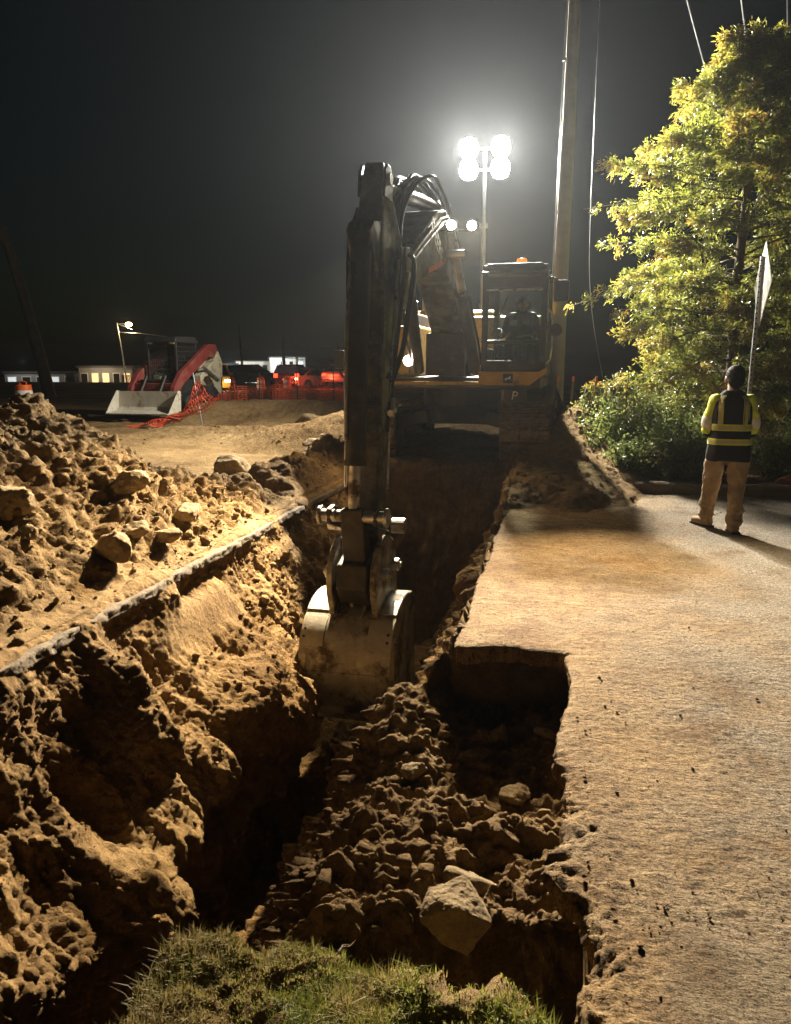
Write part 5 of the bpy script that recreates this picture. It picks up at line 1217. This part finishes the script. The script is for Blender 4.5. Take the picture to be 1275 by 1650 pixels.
for s_ in (-1, 1):
    b = MB(); b.box((s_*0.105, -0.165, 0.42), (0.13, 0.012, 0.075), (R(-14), 0, R(s_*14))); b.build('reflective_tape', 'silver_tape', jk, 0.004)
b = MB(); b.loft([ring((0, 0.062, z), 0.206, 0.214, 36) for z in (0.15, 0.21)], cap=False); b.build('reflective_tape', 'silver_tape', jk, smooth=True)
b = MB(); limb(b, [(-0.09, 0.05, 0.06), (0.09, 0.05, 0.06)], [0.13, 0.13])
for s_ in (-1, 1): limb(b, [(s_*0.1, 0.05, 0.06), (s_*0.15, -0.38, 0.1), (s_*0.15, -0.45, -0.24)], [0.11, 0.09, 0.07])
skin_up(b.build('trousers', 'jacket_dark', op), 0.014, 3, (0.02, 0.08))
for s_ in (-1, 1):
    b = MB(); limb(b, [(s_*0.15, -0.43, -0.3), (s_*0.15, -0.62, -0.32)], [0.055, 0.048]); skin_up(b.build('boot', 'rubber', op), 0.014, 2)

# ================================================================== BACKGROUND
simple('loader_red', (0.19, 0.03, 0.026), 0.45, 0, 0.2, 3, 0, 30, 0.5, (0.15, 0.08, 0.05), 0.3)
simple('loader_cream', (0.50, 0.46, 0.34), 0.5, 0, 0.15, 3, 0, 30, 0.5, (0.2, 0.15, 0.09), 0.35)
simple('loader_bucket', (0.60, 0.57, 0.48), 0.5, 0.2, 0.15, 3, 0.1, 20, 0.5, (0.3, 0.22, 0.13), 0.35)
simple('barrel_orange', (0.75, 0.13, 0.02), 0.5, 0, 0.1, 4); simple('barrel_white', (0.72, 0.72, 0.7), 0.4, 0, 0.08, 4)
simple('net_orange', (0.62, 0.085, 0.03), 0.55, 0, 0.15, 6)
gz = lambda x, y: float(ground_h(np.array([[float(x)]]), np.array([[float(y)]]))[0, 0])

# ---- compact track loader
ld_ = empty('track_loader', (-11.25, 21.35, gz(-11.25, 21.35)), R(-3), 'parked red and cream compact track loader with its pale bucket lowered', 'loader')
def lp(name, mat, fn, bevel=0.02, parent=None, smooth=False):
    b = MB(); fn(b); return b.build(name, mat, parent or ld_, bevel, smooth)
for s_ in (-1, 1):
    t_ = lp('track', 'rubber', lambda b: b.prism([(-1.0, 0.12), (-0.85, 0.0), (0.85, 0.0), (1.1, 0.15), (1.15, 0.42), (0.75, 0.72), (0.45, 0.74), (-0.85, 0.5), (-1.02, 0.35)], s_*0.55, s_*0.92), 0.03)
    for yy, rr_, zz in ((-0.78, 0.2, 0.26), (0.85, 0.22, 0.3), (0.6, 0.14, 0.56), (-0.35, 0.12, 0.16), (0.0, 0.12, 0.16), (0.35, 0.12, 0.16)):
        lp('roller', 'dark_metal', lambda b: b.cyl((s_*0.9, yy, zz), (s_*0.94, yy, zz), rr_, n=18), 0.01, t_)
lp('chassis', 'dark_metal', lambda b: b.box((0, 0.1, 0.6), (1.1, 2.2, 0.7)), 0.04)
lp('engine_cover', 'loader_cream', lambda b: b.prism([(0.55, 0.75), (1.45, 0.6), (1.5, 1.35), (1.2, 1.6), (0.55, 1.6)], -0.55, 0.55), 0.04)
for s_ in (-1, 1):
    lp('side_tower', 'loader_cream', lambda b: b.prism([(0.1, 0.78), (0.35, 1.0), (0.62, 1.05), (0.85, 0.85), (1.0, 0.5), (1.45, 0.45), (1.5, 1.45), (1.25, 1.78), (0.95, 1.5), (0.1, 1.05)], s_*0.56, s_*0.8), 0.02)
    lp('lift_arm', 'loader_red', lambda b: b.prism([(1.35, 1.72), (1.2, 1.98), (0.75, 1.98), (-0.9, 1.15), (-1.3, 0.75), (-1.42, 0.3), (-1.2, 0.3), (-1.05, 0.62), (-0.75, 0.85), (0.75, 1.6), (1.1, 1.55)], s_*0.60, s_*0.76), 0.02)
    lp('lift_cylinder', 'steel', lambda b: (b.cyl((s_*0.85, 1.1, 0.9), (s_*0.85, 0.2, 1.3), 0.05), ), 0, None, True)
    lp('tilt_cylinder', 'dark_metal', lambda b: b.cyl((s_*0.3, -1.0, 1.05), (s_*0.3, -1.35, 0.6), 0.045), 0, None, True)
    lp('headlight', 'lamp_off' if 'lamp_off' in MATS else 'barrel_white', lambda b: b.box((s_*0.36, -0.66, 2.0), (0.16, 0.04, 0.09)), 0.01)
lp('cross_tube', 'loader_red', lambda b: b.box((0, -1.1, 0.72), (1.3, 0.14, 0.28)), 0.03)
cab_ = lp('cab_shell', 'dark_metal', lambda b: b.box((0, 0.48, 1.5), (0.96, 0.06, 1.2)), 0.01)
for s_ in (-1, 1): lp('pillar', 'dark_metal', lambda b: b.box((s_*0.45, -0.62, 1.5), (0.06, 0.07, 1.2)), 0.01, cab_)
lp('cab_roof', 'dark_metal', lambda b: b.prism([(-0.72, 2.06), (-0.66, 2.16), (0.4, 2.18), (0.6, 2.05), (0.6, 1.98), (-0.72, 2.0)], -0.5, 0.5), 0.02, cab_)
for s_ in (-1, 1): lp('side_screen', 'dark_metal', lambda b: [b.box((s_*0.46, -0.6+0.1*k, 1.55), (0.012, 0.02, 0.95)) for k in range(12)]+[b.box((s_*0.46, -0.05, 1.1+0.13*k), (0.012, 1.1, 0.02)) for k in range(8)], 0, cab_)
lp('windshield', 'window_glass', lambda b: b.box((0, -0.6, 1.5), (0.84, 0.01, 0.95)), 0, cab_)
lp('seat', 'seat_cloth', lambda b: (b.box((0, 0.2, 1.3), (0.5, 0.12, 0.6)), b.box((0, -0.05, 1.05), (0.5, 0.5, 0.12))), 0.04, cab_)
bo_ = [(-1.36, 0.62), (-1.40, 0.14), (-1.52, 0.05), (-2.05, 0.02), (-2.1, 0.05), (-1.56, 0.12), (-1.46, 0.2), (-1.42, 0.64)]
bk2 = lp('bucket', 'loader_bucket', lambda b: b.prism(bo_, -0.96, 0.96), 0.008)
for s_ in (-1, 1): lp('side_plate', 'loader_bucket', lambda b: b.prism([(-1.37, 0.64), (-1.4, 0.1), (-2.08, 0.03), (-1.75, 0.4), (-1.5, 0.66)], s_*0.96, s_*0.985), 0.005, bk2)
lp('cutting_edge', 'steel', lambda b: b.box((0, -2.05, 0.03), (1.94, 0.14, 0.025)), 0.004, bk2)

# ---- orange mesh fencing
def strip_net(surf, nu, nv, r, name, parent):
    """strands along both directions of a surface function; every strand a thin bar of real thickness"""
    b = MB()
    for i in range(nu): b.tube([surf(i/(nu-1), j/24) for j in range(25)] if nv > 40 else [surf(i/(nu-1), j/8) for j in range(9)], r, 4)
    for j in range(nv): b.tube([surf(i/60, j/(nv-1)) for i in range(61)], r, 4)
    return b.build(name, 'net_orange', parent)
rn = random.Random(4)
nf = empty('mesh_fence', (0, 0, 0), 0, 'long sagging orange mesh fence along the bank in front of the street', 'fence')
A_, Bp = Vector((-11.4, 22.3)), Vector((-5.0, 21.6))
def fsurf(u, v):
    p_ = A_.lerp(Bp, u); g = gz(p_.x, p_.y)
    return (p_.x, p_.y+0.12*math.sin(u*23)+0.06*math.sin(u*61), g+0.02+v*(0.62-0.16*abs(math.sin(u*math.pi*4))-0.14*math.sin(u*9)**2))
strip_net(fsurf, 64, 9, 0.013, 'netting', nf)
for k in range(6):
    u = 0.02+0.19*k; p_ = fsurf(u, 0); b = MB(); b.cyl((p_[0], p_[1], p_[2]-0.2), (p_[0]+0.03*rn.uniform(-1, 1), p_[1], p_[2]+0.85), 0.018, n=8); b.build('stake', 'dark_metal', nf)
n2 = empty('mesh_fence', (0, 0, 0), 0, 'crumpled heap of orange mesh trailing from a leaning stake before the loader', 'fence')
g0 = gz(-9.3, 18.0)
def heap(u, v):
    # gathered at the stake, spreading into a heap that trails off to the left
    w_ = u
    x = -9.05-1.25*(w_**1.3)*(0.55+0.75*v)+0.55*v*(1-w_)*1.1
    y = 18.2-0.5*w_+0.35*math.sin(7*v+3*w_)*(0.3+w_)*0.5
    z = g0+0.06+(1.02*(1-w_)**1.9)*(1-0.5*v)+0.16*abs(math.sin(v*11+w_*5))*(1-0.6*w_)+0.05*math.sin(w_*17+v*8)
    return (x, y, z)
strip_net(heap, 26, 15, 0.010, 'netting', n2)
b = MB(); b.cyl((-8.9, 18.25, g0-0.1), (-9.14, 18.3, g0+1.38), 0.018, n=8); b.build('stake', 'galv', n2)

# ---- traffic barrels and cones
def barrel(x, y, z, label, s=1.0):
    e = empty('traffic_barrel', (x, y, z), 0, label, 'traffic barrel', 'orange traffic barrels')
    b = MB(); b.cyl((0, 0, 0), (0, 0, 0.1*s), 0.36*s, n=24); b.build('base', 'rubber', e, 0.02)
    zz = 0.1; r0 = 0.3
    for k, mt in enumerate(('barrel_orange', 'barrel_white', 'barrel_orange', 'barrel_white', 'barrel_orange')):
        b = MB(); r1 = r0-0.012; b.cyl((0, 0, zz*s), (0, 0, (zz+0.165)*s), r0*s, r1*s, n=24); b.build('band', mt, e, 0.008, True); zz += 0.167; r0 = r1-0.004
    b = MB(); b.tube([(-0.12*s, 0, zz*s), (-0.1*s, 0, (zz+0.09)*s), (0.1*s, 0, (zz+0.09)*s), (0.12*s, 0, zz*s)], 0.02*s, 8, 1); b.build('handle', 'barrel_orange', e)
barrel(-15.75, 20.5, gz(-15.75, 20.5)+0.05, 'orange and white traffic barrel behind the spoil pile at the left edge')
barrel(-20.4, 46.0, 0.05, 'traffic barrel just right of the yellow car')
barrel(-18.6, 46.5, 0.05, 'traffic barrel standing alone between the yellow car and the dark car')
barrel(-17.2, 47.5, 0.05, 'traffic barrel left of the dark car')

# ---- cars
simple('car_glass', (0.01, 0.012, 0.014), 0.08, 0, 0.1, 3); simple('tyre', (0.015, 0.015, 0.015), 0.8, 0, 0.2, 6)
emit('tail_light', (1.0, 0.03, 0.01), 7); emit('tail_hot', (1.0, 0.22, 0.08), 26); emit('head_lamp', (1.0, 0.85, 0.55), 30)
emit('tail_off', (0.35, 0.01, 0.01), 0.05)
def car(loc, rz, col, label, kind='sedan', lit='tail', cat='car', grp='cars on the street'):
    """front faces local +y"""
    nm = 'paint_%d' % len(MATS); simple(nm, col, 0.3, 0.2, 0.08, 2)
    e = empty('pickup_truck' if kind == 'pickup' else 'car', loc, rz, label, cat, grp)
    L, Wd = (4.7, 0.9) if kind != 'pickup' else (5.4, 0.95)
    zb = 0.32 if kind != 'pickup' else 0.45
    if kind == 'sedan': sec = [(-2.32, 0.45), (-2.35, 0.85), (-2.2, 1.0), (-1.5, 1.02), (0.85, 0.98), (2.05, 0.82), (2.32, 0.6), (2.3, 0.35)]; cabp = [(-1.75, 1.0), (-1.05, 1.4), (0.15, 1.43), (1.15, 0.98)]
    elif kind == 'suv': sec = [(-2.3, 0.5), (-2.35, 0.95), (-2.3, 1.12), (0.8, 1.12), (2.0, 1.0), (2.3, 0.75), (2.3, 0.45)]; cabp = [(-2.28, 1.1), (-2.0, 1.68), (0.1, 1.72), (1.05, 1.1)]
    else: sec = [(-2.7, 0.6), (-2.72, 1.15), (-0.75, 1.15), (1.2, 1.12), (2.55, 1.02), (2.7, 0.8), (2.68, 0.55)]; cabp = [(-0.8, 1.12), (-0.7, 1.78), (0.75, 1.8), (1.5, 1.1)]
    wy_ = (-1.42, 1.4) if kind != 'pickup' else (-1.6, 1.65)
    # body side with wheel arches cut out of the outline
    bot = []
    for c_ in sorted(wy_, reverse=True):
        r_ = 0.4 if kind != 'pickup' else 0.47
        bot += [(c_+r_*math.cos(a), zb+r_*math.sin(a)) for a in np.linspace(0, math.pi, 10)]
    poly = [(y, z) for y, z in sec]+[(sec[-1][0]-0.05, zb)]+bot+[(sec[0][0]+0.05, zb)]
    b = MB(); b.prism(poly, -Wd, Wd); b.build('body', nm, e, 0.05, seg_=3)
    b = MB(); n_ = len(cabp); t_ = 0.78
    vs_ = [(sx_*(Wd-0.03)*(1 if i in (0, n_-1) else t_), y, z) for sx_ in (-1, 1) for i, (y, z) in enumerate(cabp)]
    b.add(vs_, [tuple(range(n_)), tuple(range(2*n_-1, n_-1, -1))]+[(i, i+n_, (i+1) % n_+n_, (i+1) % n_) for i in range(n_)]); b.build('cabin_glass', 'car_glass', e, 0.04)
    (y1, z1), (y2, z2) = cabp[1], cabp[2]
    b = MB(); b.box((0, (y1+y2)/2, max(z1, z2)), (2*(Wd-0.03)*t_-0.06, abs(y2-y1)+0.06, 0.05)); b.build('roof', nm, e, 0.02)
    for sx_ in (-1, 1):
        for i in (0, 2):
            b = MB(); a_, c_ = cabp[i], cabp[i+1]; k1, k2 = (1, t_) if i == 0 else (t_, 1)
            b.cyl((sx_*(Wd-0.03)*k1, a_[0], a_[1]), (sx_*(Wd-0.03)*k2, c_[0], c_[1]), 0.045, n=6); b.build('pillar', nm, e)
        for y_ in wy_:
            b = MB(); r_ = 0.33 if kind != 'pickup' else 0.39
            b.cyl((sx_*(Wd-0.22), y_, r_), (sx_*(Wd-0.0), y_, r_), r_, n=24); w_ = b.build('wheel', 'tyre', e, 0.03)
            b = MB(); b.cyl((sx_*(Wd-0.02), y_, r_), (sx_*(Wd+0.012), y_, r_), r_*0.58, n=20); b.build('rim', 'galv', w_, 0.01)
            for q in range(5):
                a_ = q*1.2566; b = MB(); b.cyl((sx_*(Wd+0.012), y_+0.11*math.cos(a_), r_+0.11*math.sin(a_)), (sx_*(Wd+0.016), y_+0.11*math.cos(a_), r_+0.11*math.sin(a_)), 0.035, n=8); b.build('spoke_gap', 'rubber', w_)
        tz = sec[1][1]-0.06 if kind != 'suv' else 1.0
        b = MB(); b.box((sx_*(Wd-0.17), sec[1][0]-0.005+0.02*(kind == 'sedan'), tz), (0.26, 0.07, 0.15 if kind != 'suv' else 0.26)); b.build('tail_lamp', {'tail': 'tail_light', 'hot': 'tail_hot', 'head': 'tail_off', None: 'tail_off'}[lit], e, 0.01)
        b = MB(); b.box((sx_*(Wd-0.2), sec[-2][0]-0.03, sec[-2][1]+0.0), (0.3, 0.09, 0.14)); b.build('headlight', 'head_lamp' if lit == 'head' else 'galv', e, 0.02)
        b = MB(); b.box((sx_*(Wd+0.09), cabp[-1][0]-0.2, cabp[-1][1]+0.06), (0.16, 0.08, 0.12)); b.build('wing_mirror', nm, e, 0.02)
    b = MB(); b.box((0, sec[1][0]-0.02, zb+0.22), (1.6, 0.1, 0.2)); b.build('rear_bumper', 'dark_metal' if kind == 'pickup' else nm, e, 0.03)
    b = MB(); b.box((0, sec[1][0]-0.03, zb+0.42), (0.5, 0.03, 0.13)); b.build('number_plate', 'barrel_white', e)
    return e
car((-21.7, 46.6, 0.05), R(205), (0.62, 0.33, 0.04), 'yellow car facing this way with its headlights on', 'suv', 'head')
car((-18.55, 52.5, 0.05), R(8), (0.03, 0.012, 0.012), 'dark tall car with two round red tail lights', 'suv', 'tail')
car((-16.9, 52.6, 0.05), R(-32), (0.7, 0.66, 0.62), 'white sedan with one glaring brake light turning right', 'sedan', 'hot')
car((-14.7, 51.5, 0.35), R(5), (0.35, 0.33, 0.32), 'grey sedan partly hidden behind the excavator arm', 'sedan', 'tail')
car((-16.0, 58.5, 0.05), R(95), (0.3, 0.05, 0.04), 'red car crossing behind the dark tall car', 'sedan', 'tail')
car((-24.5, 60.0, 0.05), R(-85), (0.12, 0.13, 0.15), 'dark blue van-like car behind the yellow car', 'suv', None)
car((5.9, 30.0, 0.02), R(-78), (0.45, 0.31, 0.16), 'tan pickup truck parked behind the shrubs', 'pickup', None, 'truck', None)
for (x, y, z, pw_, c_) in ((-17.9, 49.0, 0.8, 120, (1, 0.1, 0.04)), (-14.8, 48.2, 0.9, 110, (1, 0.08, 0.03)), (-20.6, 43.6, 0.7, 160, (1, 0.85, 0.55))):
    d_ = bpy.data.lights.new('car_lamp', 'POINT'); d_.energy = pw_; d_.color = c_; d_.shadow_soft_size = 0.15
    o = bpy.data.objects.new('car_lamp', d_); COL.objects.link(o); o.location = (x, y, z)

# ---- street: road, street light, poles, houses
simple('road_asphalt', (0.05, 0.048, 0.045), 0.85, 0, 0.3, 0.5)
rd = MB(); rd.box((-40, 50, 0.0), (260, 13, 0.03)); o = rd.build('road', 'road_asphalt'); o.rotation_euler = (0, 0, 0); o.location = (0, 0, 0.01); tag(o, None, None, None, 'structure')
emit('sodium', (1.0, 0.66, 0.28), 30)
sl_ = empty('street_lamp', (-51.7, 86.1, -0.6), 0, 'lit street lamp on a thin pole beyond the loader', 'street lamp')
b = MB(); b.tube([(0, 0, 0), (-0.45, 0, 4.0), (-0.85, 0, 7.3)], [0.1, 0.06], 8); b.build('pole', 'galv', sl_)
b = MB(); b.tube([(-0.85, 0, 7.2), (0.1, 0, 6.9), (1.1, 0, 6.5)], 0.035, 6); b.build('arm', 'galv', sl_)
b = MB(); b.tube([(-0.7, 0, 6.2), (2.0, 0, 6.05), (6.0, 0, 5.6)], 0.03, 6); b.build('span_wire', 'galv', sl_)
b = MB(); b.box((0.75, 0, 7.25), (0.7, 0.3, 0.16)); h_ = b.build('lamp_head', 'dark_metal', sl_, 0.04)
b = MB(); sph(b, (0.75, -0.1, 7.1), (0.42, 0.3, 0.26), 8); b.build('lamp_glass', 'sodium', h_, smooth=True)
b = MB(); b.box((0.2, 0, 7.2), (1.6, 0.05, 0.05)); b.build('bracket', 'galv', sl_)
d_ = bpy.data.lights.new('street_light', 'POINT'); d_.energy = 900; d_.color = (1, 0.7, 0.35); d_.shadow_soft_size = 0.2
o = link(bpy.data.objects.new('street_light', d_), sl_); o.location = (0.75, -0.3, 6.7)
def plain_pole(x, y, z, pts, r, label, mat='pole_wood'):
    e = empty('utility_pole', (x, y, z), 0, label, 'utility pole', 'poles along the street'); b = MB(); b.tube(pts, r, 10); b.build('pole', mat, e, smooth=True); return e
plain_pole(-24.0, 33.2, 0.1, [(0, 0, -0.3), (-0.55, 0, 2.6), (-1.15, 0, 5.2), (-1.9, 0, 8.0)], [0.3, 0.2], 'leaning thick pole left of the loader fading into the dark')
e = plain_pole(-41.8, 113.8, -1.4, [(0.3, 0, -0.5), (0, 0, 7.6)], [0.28, 0.22], 'pale yellowish pole above the dark car')
b = MB(); b.tube([(0, 0, 6.2), (6, 0, 5.4), (14, 0, 5.6)], 0.05, 6); b.build('span_wire', 'galv', e)
b = MB(); b.tube([(0, 0, 4.2), (6, 0, 3.7), (14, 0, 3.5)], 0.05, 6); b.build('span_wire', 'galv', e)
plain_pole(-28.0, 65.6, 0.0, [(0.15, 0, -0.5), (-0.1, 0, 5.2)], [0.12, 0.1], 'thin dark pole in front of the white shops')
simple('facade_white', (0.62, 0.62, 0.6), 0.7, 0, 0.12, 0.5); simple('facade_grey', (0.25, 0.26, 0.27), 0.8, 0, 0.2, 0.5); simple('roof_dark', (0.05, 0.05, 0.055), 0.8, 0, 0.3, 0.5)
emit('window_warm', (1.0, 0.62, 0.26), 1.3); emit('window_cool', (0.85, 0.95, 1.0), 0.5); simple('window_dark', (0.02, 0.023, 0.028), 0.15, 0, 0.2, 1); emit('sign_blue', (0.03, 0.22, 1.0), 3.0)
def house(x, y, z, rz, w, d, h, label, wall_m, cols, rows, lit, roof='flat', name='house', grp='houses along the street'):
    e = empty(name, (x, y, z), rz, label, 'building', grp); rr = random.Random(int(x*7+w))
    b = MB(); b.box((0, 0, h/2), (w, d, h)); b.build('wall', wall_m, e)
    b = MB()
    if roof == 'flat': b.box((0, 0, h+0.12), (w+0.5, d+0.5, 0.25))
    else: b.prism([(-d/2-0.4, h), (0, h+1.3), (d/2+0.4, h)], -w/2-0.3, w/2+0.3)
    b.build('roof', 'roof_dark', e)
    rh = h/rows
    for r_ in range(rows):
        for c_ in range(cols):
            xx = -w/2+w*(c_+0.5)/cols; ww = w/cols*0.55; hh = rh*0.5; zc = rh*(r_+0.5)
            b = MB(); b.box((xx, -d/2-0.03, zc), (ww+0.2, 0.08, hh+0.2)); f_ = b.build('window', 'facade_white', e)
            b = MB(); b.box((xx, -d/2-0.08, zc), (ww, 0.04, hh)); b.build('pane', lit[(r_*cols+c_) % len(lit)], f_)
    b = MB(); b.box((w*0.5-0.8, -d/2-0.05, 1.05), (1.0, 0.1, 2.1)); b.build('door', 'dark_metal', e)
    return e
hs = house(-72.5, 158.5, -3.4, R(12), 9, 8, 5.2, 'grey shop with a blue lit sign left of the white building', 'facade_grey', 4, 2, ['window_dark', 'window_cool', 'window_dark'], 'flat', 'shop')
b = MB(); b.box((-0.6, -4.2, 4.3), (3.6, 0.15, 0.75)); b.build('blue_sign', 'sign_blue', hs)
house(-65.0, 160.0, -3.4, R(12), 7, 8, 5.8, 'white two storey building in the middle of the street row', 'facade_white', 4, 2, ['window_dark', 'window_dark', 'window_cool'], 'flat')
hs = house(-58.5, 161.0, -3.4, R(25), 7.5, 8, 6.6, 'taller white building with a porch at the right end of the row', 'facade_white', 4, 2, ['window_dark', 'window_cool', 'window_dark'], 'flat')
for k in range(4):
    b = MB(); b.box((-3.4+2.3*k, -5.2, 3.3), (0.22, 0.22, 6.6)); b.build('porch_post', 'facade_white', hs)
b = MB(); b.box((0, -4.7, 3.3), (7.4, 1.4, 0.15)); b.build('porch_deck', 'facade_white', hs)
house(-70.5, 96.5, -1.4, R(25), 9, 6, 2.0, 'low pale bungalow at the left edge behind the barrel', 'facade_grey', 5, 1, ['window_cool', 'window_dark', 'window_dark'], 'flat')
hs = house(-57.5, 92.0, -1.6, R(20), 6.5, 6, 3.0, 'small house with warm lit windows left of the loader', 'facade_grey', 5, 1, ['window_dark', 'window_warm', 'window_warm'], 'flat')
for (x, y, z, pw_, c_) in ((-66, 150, 1.5, 1500, (1, 0.95, 0.85)), (-56, 152, 2.5, 1600, (0.95, 1, 0.95)), (-69, 90, 2.2, 260, (1, 0.95, 0.85)), (-56, 87, 1.4, 200, (1, 0.75, 0.45))):  # added points without fixtures, to brighten the house fronts
    d_ = bpy.data.lights.new('facade_fill', 'POINT'); d_.energy = pw_; d_.color = c_; d_.shadow_soft_size = 0.3
    o = bpy.data.objects.new('facade_fill', d_); COL.objects.link(o); o.location = (x, y, z)
# small palm lit yellow beside the street
pm = empty('palm_tree', (-33.0, 97.0, -0.8), 0, 'small palm lit yellow above the dark car', 'tree')
b = MB(); b.tube([(0, 0, 0), (0, 0, 1.6)], [0.16, 0.12], 8); b.build('trunk', 'bark', pm)
rs3 = np.random.RandomState(3); P_, D_p = [], []
for k in range(26):
    a = k*2.4; el = rs3.uniform(-0.1, 1.1)
    for t in np.linspace(0.1, 1, 14):
        c_ = np.array([math.cos(a)*1.5*t*math.cos(el), math.sin(a)*1.5*t*math.cos(el), 1.7+1.5*t*math.sin(el)-0.6*t*t])
        for s_ in (-1, 1): P_.append(c_); D_p.append([-math.sin(a)*s_+math.cos(a)*0.5, math.cos(a)*s_+math.sin(a)*0.5, -0.3])
leaves('crown', np.array(P_), np.array(D_p, float), 0.4, 0.07, np.full(len(P_), 0.6), 'oak_leaf', pm, rs3)
d_ = bpy.data.lights.new('garden_lamp', 'POINT'); d_.energy = 60; d_.color = (1, 0.8, 0.4); d_.shadow_soft_size = 0.2
o = bpy.data.objects.new('garden_lamp', d_); COL.objects.link(o); o.location = (-33.0, 95.5, 0.6)

# ------------------------------------------------------------------ haze volume, added to make the lamps glow
hz = MB().box((0, 330, 4.4), (660, 760, 18)).build('haze', 'sand')
hz.data.materials.clear()
m = bpy.data.materials.new('glow_haze'); m.use_nodes = True
for nd in list(m.node_tree.nodes):
    if nd.type == 'BSDF_PRINCIPLED': m.node_tree.nodes.remove(nd)
pv = m.node_tree.nodes.new('ShaderNodeVolumePrincipled')
pv.inputs['Color'].default_value = (0.82, 0.9, 1.0, 1); pv.inputs['Density'].default_value = HAZE_D
pv.inputs['Anisotropy'].default_value = 0.74
m.node_tree.links.new(pv.outputs[0], [x for x in m.node_tree.nodes if x.type == 'OUTPUT_MATERIAL'][0].inputs['Volume'])
hz.data.materials.append(m)
tag(hz, 'faint haze volume added for the glow around the lamps', None, None, 'stuff')
